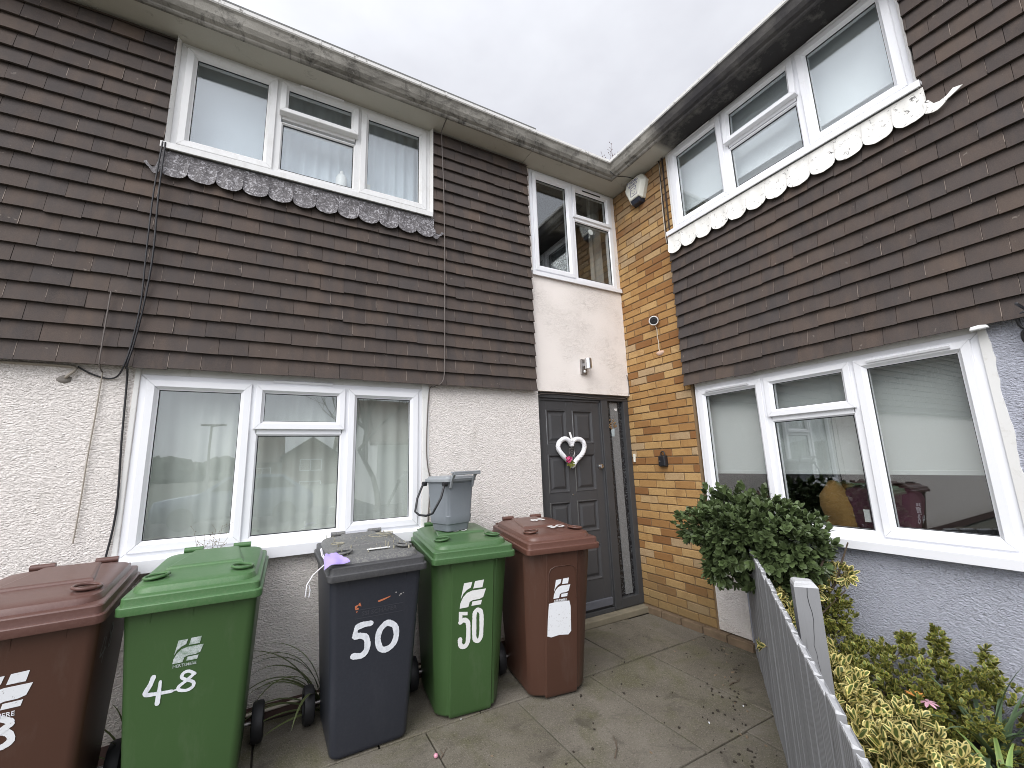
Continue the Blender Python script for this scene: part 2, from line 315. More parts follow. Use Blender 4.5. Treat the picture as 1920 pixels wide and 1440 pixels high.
def m_leaf(name, core, rim, th=None, rough=.42):
    g = G(name); r = g.attr('rim'); v = g.attr('rnd')
    a = g.mix(v, tuple(x * .62 for x in core), tuple(x * 1.5 for x in core)); b = g.mix(v, tuple(x * .72 for x in rim), tuple(min(1, x * 1.22) for x in rim))
    f = g.ramp(r, th or [(0.0, 0.0), (1.0, 1.0)])
    g.b.inputs['Subsurface Weight'].default_value = 0.0
    return g.out(g.mix(f, a, b), rough, .35)
MAT['leafdark'] = m_leaf('glossy dark green leaf', (.070, .100, .036), (.095, .130, .056), None, .36)
MAT['leafvar'] = m_leaf('yellow edged leaf', (.085, .115, .030), (.70, .60, .24), [(.40, 0.0), (.62, 1.0)], .5)
MAT['leafyg'] = m_leaf('yellow green leaf', (.085, .112, .026), (.36, .32, .07), [(.45, 0.0), (.95, 1.0)], .48)
MAT['strap'] = m_leaf('blue green strap leaf', (.075, .12, .062), (.12, .175, .095), None, .4)
MAT['strapyellow'] = m_leaf('light green strap leaf', (.13, .20, .06), (.24, .33, .10), None, .4)
MAT['grassblade'] = m_leaf('arching grass blade', (.085, .11, .035), (.15, .18, .07), None, .5)
MAT['drystem'] = simple('dry brown stem', (.20, .15, .10), .8)
MAT['wood'] = simple('woody stem', (.12, .09, .065), .9, .3, 30)
MAT['pink'] = simple('pink petal', (.60, .07, .20), .5); MAT['lightpink'] = simple('pale pink petal', (.72, .42, .52), .5); MAT['peach'] = simple('orange petal', (.75, .32, .08), .5)
MAT['wicker'] = simple('white painted wicker', (.82, .82, .84), .7, .08, 60, .5, 150)
MAT['maroon'] = simple('maroon cloth', (.055, .012, .026), .8, .4, 12, .5, 40); MAT['ochre'] = simple('ochre cloth', (.19, .105, .03), .9, .4, 9, .5, 60)
MAT['redbrick'] = simple('distant brick', (.26, .17, .12), .9, .2, 3); MAT['farwhite'] = simple('distant render', (.66, .66, .64), .9, .1, 1)
MAT['farroof'] = simple('distant roof tile', (.13, .085, .065), .9, .2, 2); MAT['carpaint'] = simple('silver blue car paint', (.36, .40, .48), .25, .03, 1, 0, 80, .5, .3)

# ================================================================== ground
mb = MB(); mb.quad([(-400, -400, -.06), (400, -400, -.06), (400, 400, -.06), (-400, 400, -.06)]); struct(mb.build('ground', MAT['ground']))
mb = MB(); mb.quad([(-60, -17, -.05), (60, -17, -.05), (60, -11, -.05), (-60, -11, -.05)]); struct(mb.build('road', MAT['road']))
mb = MB(); mb.quad([(-8, -5.4, .014), (0.2, -5.4, .014), (0.2, .4, .014), (-8, .4, .014)]); struct(mb.build('patio_bedding', MAT['soil']))
# slabs: 600 mm flags laid in courses
mb = MB(); rs = random.Random(3)
def slab(x0, x1, y0, y1):
    g = .0025 + rs.random() * .003; a = rs.uniform(-.006, .006); dz = rs.uniform(-.003, .003)
    tl = [rs.uniform(-.0025, .0025) for _ in range(4)]; cx, cy = (x0 + x1) / 2, (y0 + y1) / 2; k = [0]
    def J(u, n, z):
        i = k[0] % 4; k[0] += 1
        xx, yy = u - cx, n - cy
        return cx + xx * cos(a) - yy * sin(a), cy + xx * sin(a) + yy * cos(a), z + (tl[i] + dz if z > .02 else 0)
    mb.box(x0 + g, x1 - g, y0 + g, y1 - g, -.02, .030, r=rs.random(), jit=J)
xs = [-.92 - .60 * i for i in range(-2, 13)]
for i in range(len(xs) - 1): slab(xs[i+1], min(xs[i], .0), -.676, -.045) if xs[i+1] < 0 else None
xs = [-.70 - .59 * i for i in range(-2, 13)]
for i in range(len(xs) - 1): slab(xs[i+1], min(xs[i], .0), -1.617, -.680) if xs[i+1] < 0 else None
xs = [-.97 - .60 * i for i in range(-1, 13)]
for i in range(len(xs) - 1): slab(xs[i+1], min(xs[i], .0), -2.245, -1.620) if xs[i+1] < -.3 else None
xs = [-1.60 - .60 * i for i in range(0, 11)]
for yy in (-2.25, -2.87, -3.49, -4.11, -4.73):
    for i in range(len(xs) - 1): slab(xs[i+1], xs[i], yy - .61, yy)
struct(mb.build('patio', MAT['slab'], bevel=.004))
# garden bed behind the fence: a low mound of soil
mb = MB(); rg = random.Random(5); nx, ny = 26, 30; grid = []
for i in range(nx + 1):
    for j in range(ny + 1):
        s_, t_ = i / nx, j / ny
        a = Vector((0.02, -1.095)) * (1 - s_) + Vector((-3.2, -3.53)) * s_; b = Vector((0.02, -5.0))
        p = a * (1 - t_) + Vector((0.02 - 3.2 * s_ * .2, -5.0)) * t_
        mb.v.append((p.x, p.y, .035 + .05 * sin(pi * min(1, t_ * 3)) + rg.uniform(-.012, .012)))
for i in range(nx):
    for j in range(ny): mb.face((i*(ny+1)+j, (i+1)*(ny+1)+j, (i+1)*(ny+1)+j+1, i*(ny+1)+j+1))
struct(mb.build('garden_bed', MAT['soil'], smooth=60))
# bits of leaf, grit and twig lying on the slabs
mb = MB(); rg = random.Random(11)
for k in range(190):
    x = rg.uniform(-2.9, -.05); y = rg.uniform(-1.95, -.1)
    if rg.random() < .5: t = rg.random(); x = -.1 - 1.5 * t; y = -1.02 - .76 * (-x - .1) + abs(rg.gauss(0, .16)) + .02
    if y < -1.13 + x * .762 + .05 or (y > -.08): continue
    q = rg.random(); a = rg.uniform(0, 6.3); z = .034
    m = 0 if q < .74 else (1 if q < .79 else 2)
    s1 = rg.uniform(.0025, .008) * (1.6 if rg.random() < .12 else 1); s2 = s1 * rg.uniform(.5, 1.5)
    if m == 1: s1 = rg.uniform(.003, .008); s2 = s1 * rg.uniform(.5, 1)
    pts = []
    for j in range(7):
        t = j * 2 * pi / 7; rr_ = rg.uniform(.5, 1.35); ex, ey = cos(t) * s1 * rr_ * (1.8 if m == 2 else 1), sin(t) * s2 * rr_; pts.append((x + ex * cos(a) - ey * sin(a), y + ex * sin(a) + ey * cos(a)))
    mb.loft([[(px, py, z - .004) for px, py in pts], [(x + (px - x) * .8, y + (py - y) * .8, z + rg.uniform(.0005, .003)) for px, py in pts]], m=m)
struct(mb.build('leaf_litter', [MAT['soil'], MAT['sticker'], MAT['drystem']]), 'stuff')
for i, (x, y, a, l_, lab) in enumerate([(-1.72, -1.42, .9, .20, 'bent dark twig lying across the slab joint in front of the brown bin'), (-.62, -1.30, .25, .16, 'short twig with a dry curled leaf on the slab near the grey fence'), (-2.47, -.95, 1.2, .09, 'small thin twig beside the dark grey bin corner')]):
    mb = MB(); pts = [(x + cos(a) * l_ * t + sin(t * 5) * .012, y + sin(a) * l_ * t + cos(t * 4) * .012, .036 + .004 * sin(t * 9)) for t in [j / 8 for j in range(9)]]
    mb.tube(pts, [.0035 - .0018 * j / 8 for j in range(9)], 6); mb.tube([pts[4], (pts[4][0] + .03, pts[4][1] + .035, .04)], .0015, 5)
    tag(mb.build('twig', MAT['wood'], smooth=60), lab, 'twig', 'twigs on the paving')

# ================================================================== house parts
def wall_sheet(mb, T, u0, u1, z0, z1, holes, n=0.0, depth=.15, m=0):
    us = sorted({u0, u1, *[h[0] for h in holes], *[h[1] for h in holes]}); zs = sorted({z0, z1, *[h[2] for h in holes], *[h[3] for h in holes]})
    us = [u for u in us if u0 <= u <= u1]; zs = [z for z in zs if z0 <= z <= z1]
    for a, b in zip(us, us[1:]):
        for c, d in zip(zs, zs[1:]):
            cu, cz = (a + b) / 2, (c + d) / 2
            if any(h[0] < cu < h[1] and h[2] < cz < h[3] for h in holes): continue
            mb.quad([T(a, n, c), T(b, n, c), T(b, n, d), T(a, n, d)], m=m)
    for h in holes:
        a, b, c, d = h
        for p, q in (((a, c), (b, c)), ((b, c), (b, d)), ((b, d), (a, d)), ((a, d), (a, c))):
            mb.quad([T(p[0], n, p[1]), T(q[0], n, q[1]), T(q[0], n - depth, q[1]), T(p[0], n - depth, p[1])], m=m)
def edge_frame(mb, T, u0, u1, z0, z1):
    """outer edges of a wall sheet, returned back so that it has thickness"""
    for p, q in (((u0, z0), (u1, z0)), ((u1, z0), (u1, z1)), ((u1, z1), (u0, z1)), ((u0, z1), (u0, z0))):
        mb.quad([T(p[0], 0, p[1]), T(q[0], 0, q[1]), T(q[0], -.12, q[1]), T(p[0], -.12, p[1])])
def tiles(house, T, u0, u1, z0, z1, holes, seed, name='tile_cladding'):
    rs = random.Random(seed); mb = MB(); g_, w_ = .1115, .165; row = 0; z = z0
    while z < z1 - .02:
        top = min(z + g_ + .035, z1 + .0); off = (row % 2) * w_ / 2 + rs.uniform(-.006, .006); u = u0 - w_ + off
        while u < u1:
            a, b = max(u, u0), min(u + w_, u1); gap = .0011 + rs.random() * .0016; segs = [(a + gap / 2, b - gap / 2)]
            for h in holes:
                if z + g_ * .5 > h[2] and z + g_ * .5 < h[3]:
                    new = []
                    for p, q in segs:
                        if q <= h[0] or p >= h[1]: new.append((p, q))
                        else:
                            if p < h[0]: new.append((p, h[0]))
                            if q > h[1]: new.append((h[1], q))
                    segs = new
            r = rs.random(); dn = rs.uniform(-.0026, .0026); dz = rs.uniform(-.0025, .0025); lime = rs.random() < .42; lw = rs.uniform(.0008, .0022); sk = rs.uniform(-.010, .010)
            if rs.random() < .04: dz -= rs.uniform(.004, .010)
            th = .014; bow = rs.uniform(.001, .004)
            for p, q in segs:
                if q - p < .012: continue
                cu = (p + q) / 2; b0 = len(mb.v); cols = [p, cu, q]
                for (n_, zz_) in ((.024, top), (.039, top), (.067 + dn, z + dz), (.067 + dn - th, z + dz)):
                    for j, uu in enumerate(cols): mb.v.append(T(uu, n_ + (bow if j == 1 and n_ > .045 else 0), zz_ + (uu - cu) * sk * .25))
                k = 3
                for i in range(4):
                    i2 = (i + 1) % 4
                    for j in range(2): mb.face((b0+i*k+j, b0+i*k+j+1, b0+i2*k+j+1, b0+i2*k+j), r)
                mb.face([b0, b0+k, b0+2*k, b0+3*k], r); mb.face([b0+2, b0+3*k+2, b0+2*k+2, b0+k+2], r)
                if lime and q - p > .1:
                    zl_ = z + dz + g_ * rs.uniform(.0, .35); zh_ = z + g_ * rs.uniform(.75, 1.02); f_ = lambda zz_: .0682 + dn - (zz_ - z) * .028 / (g_ + .035)
                    mb.quad([T(q - lw, f_(zl_), zl_), T(q + lw * .6, f_(zl_), zl_), T(q + lw * .4, f_(zh_), zh_), T(q - lw * .7, f_(zh_), zh_)], m=1)
            u += w_
        z += g_; row += 1
    wall_sheet(mb, T, u0, u1, z0 + .03, z1, holes, n=.022, depth=.02)
    for u in (u0, u1): mb.quad([T(u, .0, z0 + .02), T(u, .030, z0 + .02), T(u, .030, z1), T(u, .0, z1)])
    mb.quad([T(u0, 0, z0 + .03), T(u1, 0, z0 + .03), T(u1, .05, z0 + .03), T(u0, .05, z0 + .03)])
    return mb.build(name, [MAT['tile'], MAT['lime']], house)
def ring(mb, T, u0, u1, z0, z1, prof, gap=.0009, m=0):
    k = len(prof)
    def cn(i): return [(u0 + i, z0 + i), (u1 - i, z0 + i), (u1 - i, z1 - i), (u0 + i, z1 - i)]
    for s_ in range(4):
        A, B = [], []
        for (i, n) in prof:
            p, q = cn(i)[s_], cn(i)[(s_ + 1) % 4]; l_ = math.hypot(q[0]-p[0], q[1]-p[1]); d = ((q[0]-p[0]) / l_ * gap, (q[1]-p[1]) / l_ * gap)
            A.append(T(p[0] + d[0], n, p[1] + d[1])); B.append(T(q[0] - d[0], n, q[1] - d[1]))
        mb.loft([A, B], m=m)
def window(house, T, u0, u1, z0, z1, fn, mulls, lights, sill=None, head=None, fw=.048, pl='upvc'):
    mb = MB(); ring(mb, T, u0, u1, z0, z1, [(0, fn - .075), (0, fn), (fw, fn), (fw + .004, fn - .012), (fw + .004, fn - .075)])
    for u in mulls: mb.box(u - .026, u + .026, fn - .07, fn - .0012, z0 + fw - .002, z1 - fw + .002, T)
    for (a, b, z) in [(q['u0'], q['u1'], q['z0']) for q in lights if q.get('trans')]: mb.box(a + .02, b - .02, fn - .07, fn - .0012, z - .028, z + .024, T)
    W = mb.build('window', MAT[pl], house, bevel=.0015)
    for q in lights:
        a, b, c, d = q['u0'], q['u1'], q['z0'], q['z1']; kind = q.get('kind', 'sash'); TT = T
        if q.get('tilt'):
            an = q['tilt']; zt = d
            def TT(u, n, z, an=an, zt=zt): dn, dz = n - fn, z - zt; return T(u, fn + dn * cos(an) - dz * sin(an), zt + dn * sin(an) + dz * cos(an))
        if kind == 'sash':
            wd = q.get('w', .062); mb = MB(); ring(mb, TT, a, b, c, d, [(0, fn - .05), (0, fn + .012), (.003, fn + .015), (wd * .66, fn + .015), (wd - .006, fn - .004), (wd, fn - .008), (wd, fn - .05)])
            mb.build('sash', MAT[pl], W)
        else:
            wd = .018; mb = MB(); ring(mb, TT, a, b, c, d, [(0, fn - .05), (0, fn - .001), (.006, fn - .001), (wd, fn - .014), (wd, fn - .05)])
            mb.build('glazing_bead', MAT[pl], W)
        mb = MB(); ring(mb, TT, a + wd, b - wd, c + wd, d - wd, [(-.002, fn - .02), (-.002, fn - .0105), (.0035, fn - .0125), (.0035, fn - .02)], 0); mb.build('gasket', MAT['gasket'], W)
        e = wd - .004; mb = MB(); mb.box(a + e, b - e, fn - .023, fn - .017, c + e, d - e, TT); mb.build('pane', MAT['glass'], W)
    if sill:
        s0, s1, sz0, sz1, sn = sill; mb = MB(); mb.prism([(s0, sz0), (s1, sz0), (s1, sz1), (s0, sz1)], sn - .012, sn, T)
        mb.loft([[T(u, fn - .02, sz1 + .022), T(u, sn, sz1 - .001), T(u, sn - .013, sz1 - .022), T(u, fn - .02, sz1 - .012)] for u in (s0, s1)])
        mb.build('sill', MAT[pl], W, bevel=.002)
    if head:
        h0, h1, hz0, hz1 = head; mb = MB(); mb.box(h0, h1, fn - .06, fn - .004, hz0, hz1, T); mb.build('head_strip', MAT['trim'], W)
    return W
def vent(W, T, u0, u1, z, n):
    mb = MB(); mb.loft([[T(u, n, z - .011), T(u, n + .012, z - .009), T(u, n + .018, z + .004), T(u, n + .008, z + .011), T(u, n, z + .011)] for u in (u0, u1)]); mb.build('trickle_vent', MAT['upvc'], W)
def room(house, T, u0, u1, n0, n1, z0, z1, m='room'):
    mb = MB(); c = [(u0, z0), (u1, z0), (u1, z1), (u0, z1)]
    for i in range(4):
        p, q = c[i], c[(i + 1) % 4]; mb.quad([T(p[0], n0, p[1]), T(q[0], n0, q[1]), T(q[0], n1, q[1]), T(p[0], n1, p[1])])
    mb.quad([T(u, n1, z) for u, z in c]); mb.build('room_interior', MAT[m], house, recalc=False)
def apron(house, T, u0, u1, zt, zc, zb, n, k, mat, ends):
    """scalloped lead apron: top line zt, cusps at zc, lobes to zb, lies over the tiles"""
    mb = MB(); p = (u1 - u0) / k; poly = []
    for i in range(k):
        for j in range(13):
            t = pi * j / 12; poly.append((u0 + p * (i + .5) - cos(t) * p * .497, zc - (zc - zb) * sin(t) ** .8 + random.uniform(-.0015, .0015)))
    th = .005; cols = []
    tops = [(u, zt) for u, _ in poly]
    b0 = len(mb.v)
    for (u, zz_), (ut, z2) in zip(poly, tops):
        wob = .004 * sin(u * 37) + .003 * sin(u * 83 + 1)
        for d in (0, th):
            mb.v.append(T(u, n + wob * .6 + d + .004, zz_)); mb.v.append(T(u, n - .012 + d + wob, (zz_ + z2) / 2)); mb.v.append(T(ut, n - .006 + d, z2))
    m_ = len(poly)
    for i in range(m_ - 1):
        a, b = b0 + i * 6, b0 + (i + 1) * 6
        for q in ((0, 1), (1, 2)):
            mb.face((a+q[0], b+q[0], b+q[1], a+q[1])); mb.face((a+3+q[0], a+3+q[1], b+3+q[1], b+3+q[0]))
        mb.face((a, a+3, b+3, b)); mb.face((a+2, b+2, b+5, a+5))
    for i in (0, m_ - 1):
        a = b0 + i * 6; mb.face((a, a+1, a+4, a+3)); mb.face((a+1, a+2, a+5, a+4))
    for (u, s_) in ends:   # crescent tail lapped over the tiles beside the window
        bot = [(u + s_ * (-.012 + .165 * j / 10), zb + .016 +   .052 * (j / 10) ** 2 - .020 * sin(pi * min(1, j / 6))) for j in range(11)]
        top = [(u + s_ * x, zc + z) for x, z in ((.115, .020), (.085, -.004), (.055, -.014), (.030, -.008), (.012, .03), (-.012, .03))]
        mb.prism(bot + top, n - .001, n + .005, T)
    return mb.build('lead_apron', mat, house, smooth=50)
GP = [(-.02, 4.532), (.222, 4.532), (.232, 4.523), (.250, 4.521), (.259, 4.530), (.262, 4.541), (.285, 4.556), (.303, 4.585), (.309, 4.615), (.314, 4.640), (.324, 4.655), (.332, 4.662), (.336, 4.684), (.318, 4.689), (.300, 4.668), (.27, 4.61), (.13, 4.60), (.08, 4.68), (-.02, 4.70)]
def gut_ring(kind, t, s=1.0):
    o = []
    for n, z in GP:
        n2, z2 = n, z
        if s != 1.0 and n > .0: n2 = .16 + (n - .16) * s; z2 = 4.60 + (z - 4.60) * s
        o.append(TA(t, n2, z2) if kind == 'A' else TB(t, n2, z2) if kind == 'B' else (-n2, -n2, z2))
    return o
def assign_gutter(o):
    me = o.data
    for p in me.polygons:
        c = p.center; n = -c.y if c.y > c.x - .0 else -c.x
    return o
def lip_faces(mb, i0):
    for i in range(i0, len(mb.f)):
        pass

# ------------------------------------------------------------------ house A (tile hung front facing the camera)
HA = thing('terraced_house', 'terraced house front with dark brown hanging tiles over cream textured render and white windows', 'house')
GA = (-4.055, -2.29, 1.04, 2.125); UA = (-4.055, -2.238, 3.685, 4.535)
mb = MB(); wall_sheet(mb, TA, -12.0, -1.172, .10, 2.19, [(GA[0], GA[1], GA[2], 2.19)]); edge_frame(mb, TA, -12.0, -1.172, .10, 2.19); mb.build('render_wall', MAT['cream'], HA, recalc=False)
mb = MB(); mb.box(-12.0, -1.175, -.1, .004, -.02, .105, TA); mb.build('plinth', MAT['redplinth'], HA)
tiles(HA, TA, -12.0, -1.215, 2.158, 4.53, [(UA[0] - .012, UA[1] + .014, 3.60, 4.6)], 21)
for (a, b) in ((UA[0] - .016, UA[0]), (UA[1], UA[1] + .016)): mb = MB(); mb.loft([[TA(a, .075 if a < -3 else .03, z), TA(b, .03 if a < -3 else .075, z), TA(b, -.02, z), TA(a, -.02, z)] for z in (3.60, 3.9, 4.2, 4.53)]); mb.build('mortar_fillet', MAT['trim'], HA)
fn = -.006
WA = window(HA, TA, GA[0], GA[1], GA[2], GA[3], fn, [-3.456, -2.862], [
    dict(u0=-4.022, u1=-3.468, z0=1.072, z1=2.094), dict(u0=-3.444, u1=-2.874, z0=1.790, z1=2.094, trans=True, tilt=radians(1.2), w=.055), dict(u0=-3.432, u1=-2.886, z0=1.086, z1=1.764, kind='fixed'),
    dict(u0=-2.850, u1=-2.324, z0=1.072, z1=2.094)], sill=(-4.12, -2.25, .965, 1.035, .062), head=(GA[0], GA[1], 2.126, 2.178))
vent(WA, TA, -3.345, -2.962, 2.122, fn)
for a, b in ((-2.289, -2.232), (-4.082, -4.056)): mb = MB(); mb.box(a, b, -.05, .0045, .99, 2.17, TA); mb.build('mastic_edge', MAT['trim'], WA, bevel=.004)
WU = window(HA, TA, UA[0], UA[1], UA[2], UA[3], .022, [-3.442, -2.847], [
    dict(u0=-4.020, u1=-3.454, z0=3.718, z1=4.502), dict(u0=-3.430, u1=-2.859, z0=4.205, z1=4.502, trans=True, tilt=radians(7), w=.055), dict(u0=-3.418, u1=-2.871, z0=3.734, z1=4.150, kind='fixed'),
    dict(u0=-2.835, u1=-2.272, z0=3.718, z1=4.502)], sill=(-4.085, -2.235, 3.624, 3.668, .105), pl='upvcold')
vent(WU, TA, -3.30, -2.98, 4.515, .022)
apron(HA, TA, -4.085, -2.215, 3.618, 3.489, 3.433, .082, 12, MAT['lead'], [(-4.083, -.5), (-2.217, .6)])
room(HA, TA, -4.7, -1.6, -.10, -3.2, .3, 2.35); room(HA, TA, -4.7, -1.6, -.10, -3.2, 2.85, 4.85)
GAX = -1.262
mb = MB(); cuts = [-12.0, -9.2, -7.1, -5.5, -4.72, -3.965, -3.19, -2.42, -2.192, GAX]
for a, b in zip(cuts, cuts[1:]): mb.loft([gut_ring('A', a + .0015), gut_ring('A', b - .0015)])
for c_ in cuts[1:-1]: mb.loft([gut_ring('A', c_ - .006, 1.018), gut_ring('A', c_ + .006, 1.018)])
gu = mb.build('gutter', [MAT['gutter'], MAT['soffit'], MAT['lip']], HA)
def gut_mats(o, ax):
    for p in o.data.polygons:
        c = p.center; n = -c.y if ax == 'A' or (ax == 'C' and c.x < c.y) else -c.x
        if c.z < 4.5345 and n < .235: p.material_index = 1
        elif c.z > 4.655 and n > .31: p.material_index = 2
gut_mats(gu, 'A')
mb = MB()   # roof slope with lapped courses
for k in range(24):
    n0 = .305 - k * .18; z0 = 4.704 + k * .105
    mb.loft([[TA(u, n0, z0), TA(u, n0, z0 + .030), TA(u, n0 - .20, z0 + .022 + .117), TA(u, n0 - .20, z0 + .09)] for u in (-12.0, GAX + .01)])
mb.build('roof', MAT['rooftile'], HA)
mb = MB(); mb.box(-5.5, -4.75, -4.6, -4.05, 6.6, 8.3, TA); mb.box(-5.55, -4.70, -4.65, -4.0, 8.3, 8.4, TA); mb.box(-5.3, -5.08, -4.4, -4.2, 8.4, 8.75, TA); mb.build('chimney', MAT['brick'], HA)

# ------------------------------------------------------------------ house B (entrance bay, brick return, tile hung wing at right angles)
HB = thing('terraced_house', 'corner house with charcoal front door, golden brick and tile hung blue grey wing', 'house')
BW = (-1.168, -.052, 3.368, 4.528)
mb = MB(); wall_sheet(mb, TA, -1.212, -.001, 2.172, 4.53, [(BW[0], BW[1], BW[2] - .02, 4.53)], n=.0, depth=.12)
mb.quad([TA(-1.212, 0, 2.172), TA(0, 0, 2.172), TA(0, -.12, 2.172), TA(-1.212, -.12, 2.172)]); mb.quad([TA(-1.212, 0, 2.172), TA(-1.212, 0, 4.53), TA(-1.212, -.12, 4.53), TA(-1.212, -.12, 2.172)])
mb.build('entrance_panel', MAT['panel'], HB, recalc=False)
fb_ = .004
WBay = window(HB, TA, BW[0], BW[1], BW[2], BW[3], fb_, [-.628], [
    dict(u0=-1.138, u1=-.640, z0=3.398, z1=4.498), dict(u0=-.616, u1=-.082, z0=4.118, z1=4.498, trans=True, w=.055), dict(u0=-.604, u1=-.094, z0=3.408, z1=4.094, kind='fixed')],
    sill=(-1.185, -.006, 3.335, 3.378, .03))
mb = MB(); mb.box(-.48, -.22, fb_ + .013, fb_ + .021, 4.462, 4.474, TA); mb.build('trickle_vent', MAT['gasket'], WBay)
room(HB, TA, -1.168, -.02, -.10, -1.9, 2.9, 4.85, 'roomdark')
# door set
DN = -.055
mb = MB()
mb.box(-1.172, -1.132, DN - .08, DN + .02, .10, 2.170, TA); mb.box(-1.132, -.001, DN - .08, DN + .02, 2.115, 2.170, TA); mb.box(-.378, -.290, DN - .08, DN + .02, .10, 2.115, TA); mb.box(-.070, -.001, DN - .08, DN + .02, .10, 2.115, TA)
mb.box(-.290, -.070, DN - .08, DN + .02, .10, .185, TA); mb.box(-1.132, -.378, DN - .08, DN + .012, .085, .125, TA)
mb.box(-1.125, -.385, DN - .03, DN + .006, 2.092, 2.114, TA); mb.box(-.395, -.379, DN - .03, DN + .008, .13, 2.09, TA)
mb.build('door_frame', MAT['doorframe'], HB, bevel=.004)
mb = MB(); DX = [-1.128, -1.052, -.815, -.740, -.485, -.382]; rows = [(1.672, 2.005), (1.215, 1.575), (.835, 1.130), (.395, .715)]; DF = DN - .006
zb_ = [.128] + [z for r_ in rows[::-1] for z in r_] + [2.10]
mb.box(DX[0], DX[1], DF - .04, DF, .128, 2.10, TA); mb.box(DX[2], DX[3], DF - .04, DF, .128, 2.10, TA); mb.box(DX[4], DX[5], DF - .04, DF, .128, 2.10, TA)
for a, b in ((DX[1], DX[2]), (DX[3], DX[4])):
    for z0, z1 in zip(zb_[0::2], zb_[1::2]): mb.box(a, b, DF - .04, DF - .0006, z0, z1, TA)
    for z0, z1 in rows:
        def rg_(i, n): return [TA(a + i, n, z0 + i), TA(b - i, n, z0 + i), TA(b - i, n, z1 - i), TA(a + i, n, z1 - i)]
        mb.loft([rg_(0, DF), rg_(.004, DF + .004), rg_(.012, DF + .003), rg_(.022, DF - .013), rg_(.034, DF - .014), (rg_(.056, DF - .003)), rg_(.060, DF - .002)], cap0=False)
mb.box(-1.11, -.40, DF - .01, DF + .022, .150, .215, TA, m=1); mb.build('front_door', [MAT['door'], MAT['bar']], HB, bevel=.003)
fd = bpy.data.objects['front_door']
mb = MB(); mb.loft([[TA(-.432 + cos(t) * r_, DF + n_, 1.445 + sin(t) * r_) for t in [2*pi*j/14 for j in range(14)]] for r_, n_ in ((.022, 0), (.022, .006), (.012, .008), (.012, .02), (.021, .024), (.021, .034), (.012, .037))]); mb.build('door_knob', MAT['chrome'], fd, smooth=40)
mb = MB(); mb.loft([[TA(-.79 + cos(t) * r_, DF + n_, 1.19 + sin(t) * r_) for t in [2*pi*j/10 for j in range(10)]] for r_, n_ in ((.007, 0), (.007, .004), (.003, .005))]); mb.build('spyhole', MAT['chrome'], fd, smooth=40)
g = G('obscured sidelight glass'); v = g.noise(70, 4, .7, .8); c = g.mix(g.ramp(v, [(.5, 0.0), (.72, 1.0)]), (.012, .012, .014), (.16, .17, .175)); g.bump(v, .8, .01); MAT['obscure'] = g.out(c, .12, .6)
g = G('frosted grey film'); v = g.noise(80, 4, .7, .8); c = g.mix(g.ramp(v, [(.42, 0.0), (.66, 1.0)]), (.15, .155, .16), (.26, .27, .275)); g.bump(v, .6, .006); MAT['film'] = g.out(c, .3, .5)
mb = MB(); mb.box(-.292, -.068, DN - .03, DN - .022, .18, 2.117, TA); sd = mb.build('sidelight_pane', MAT['obscure'], HB)
mb = MB(); mb.loft([[TA(-.232, DN - .0215, 2.10), TA(-.125, DN - .0215, 2.10), TA(-.125, DN - .017, 2.10), TA(-.232, DN - .017, 2.10)], [TA(-.222, DN - .0215, 1.1), TA(-.122, DN - .0215, 1.1), TA(-.122, DN - .017, 1.1), TA(-.222, DN - .017, 1.1)], [TA(-.205, DN - .0215, .2), TA(-.110, DN - .0215, .2), TA(-.110, DN - .017, .2), TA(-.205, DN - .017, .2)]]); mb.build('frosted_strip', MAT['film'], sd)
mb = MB(); rg = random.Random(4)
def disc(mb, T, u, n, z, r_, k=9, th=.002): mb.loft([[T(u + cos(2*pi*j/k) * r_, n + d, z + sin(2*pi*j/k) * r_) for j in range(k)] for d in (0, th)])
for k in range(26):
    t = rg.uniform(0, 2*pi); q = sqrt(rg.random()) * .062; disc(mb, TA, -.215 + cos(t) * q, DN - .0165 + k * .00015, 1.878 + sin(t) * q * .9, rg.uniform(.006, .012), 7)
mb.build('flower_decal', MAT['chrome'], sd)
mb = MB(); mb.prism([(-.232, 1.745), (-.196, 1.745), (-.190, 1.825), (-.238, 1.825)], DN - .0165, DN - .013, TA); mb.build('vase_decal', simple('pale blue sticker', (.42, .50, .53), .5), sd); mb = MB(); mb.prism([(-.172, 2.025), (-.158, 2.05), (-.150, 2.03), (-.134, 2.045), (-.140, 2.012), (-.154, 2.016)], DN - .0165, DN - .014, TA); mb.build('butterfly_decal', MAT['white'], sd)
mb = MB(); mb.box(-1.17, .0, -.06, .045, .028, .086, TA, r=.3); mb.build('doorstep', MAT['step'], HB, bevel=.008)
# brick return
mb = MB(); rs = random.Random(9); z = .098; row = 0
while z < 4.52:
    u = -.10 + (row % 2) * .1125 - .2; zt = min(z + .065, 4.53)
    while u < .784:
        a, b = max(u, -.058), min(u + .215, (.784 if z > 3.58 else .768))
        if b - a > .02:
            dn = rs.uniform(-.0025, .0025); r = min(1, max(0, rs.gauss(.5, .36))); j_ = rs.uniform(-.002, .002); c_ = rs.uniform(.0015, .004)
            def rgb(i, n): return [TB(a + i, n, z + j_ + i), TB(b - i, n, z + j_ + i), TB(b - i, n, zt + j_ - i), TB(a + i, n, zt + j_ - i)]
            mb.loft([rgb(0, -.02), rgb(0, .003 + dn - c_), rgb(c_, .003 + dn)], cap0=False, r=r)
        u += .225
    z += .075; row += 1
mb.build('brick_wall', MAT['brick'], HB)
mb = MB(); mb.box(-.06, .790, -.10, -.006, .02, 4.53, TB); mb.build('mortar_bed', MAT['mortar'], bpy.data.objects['brick_wall'])
mb = MB(); z = .03
u = -.02
while u < 1.1: mb.box(u + .004, u + .216, -.05, .042 + rs.uniform(-.004, .004), .025, .088, TB, r=rs.random()); u += .225
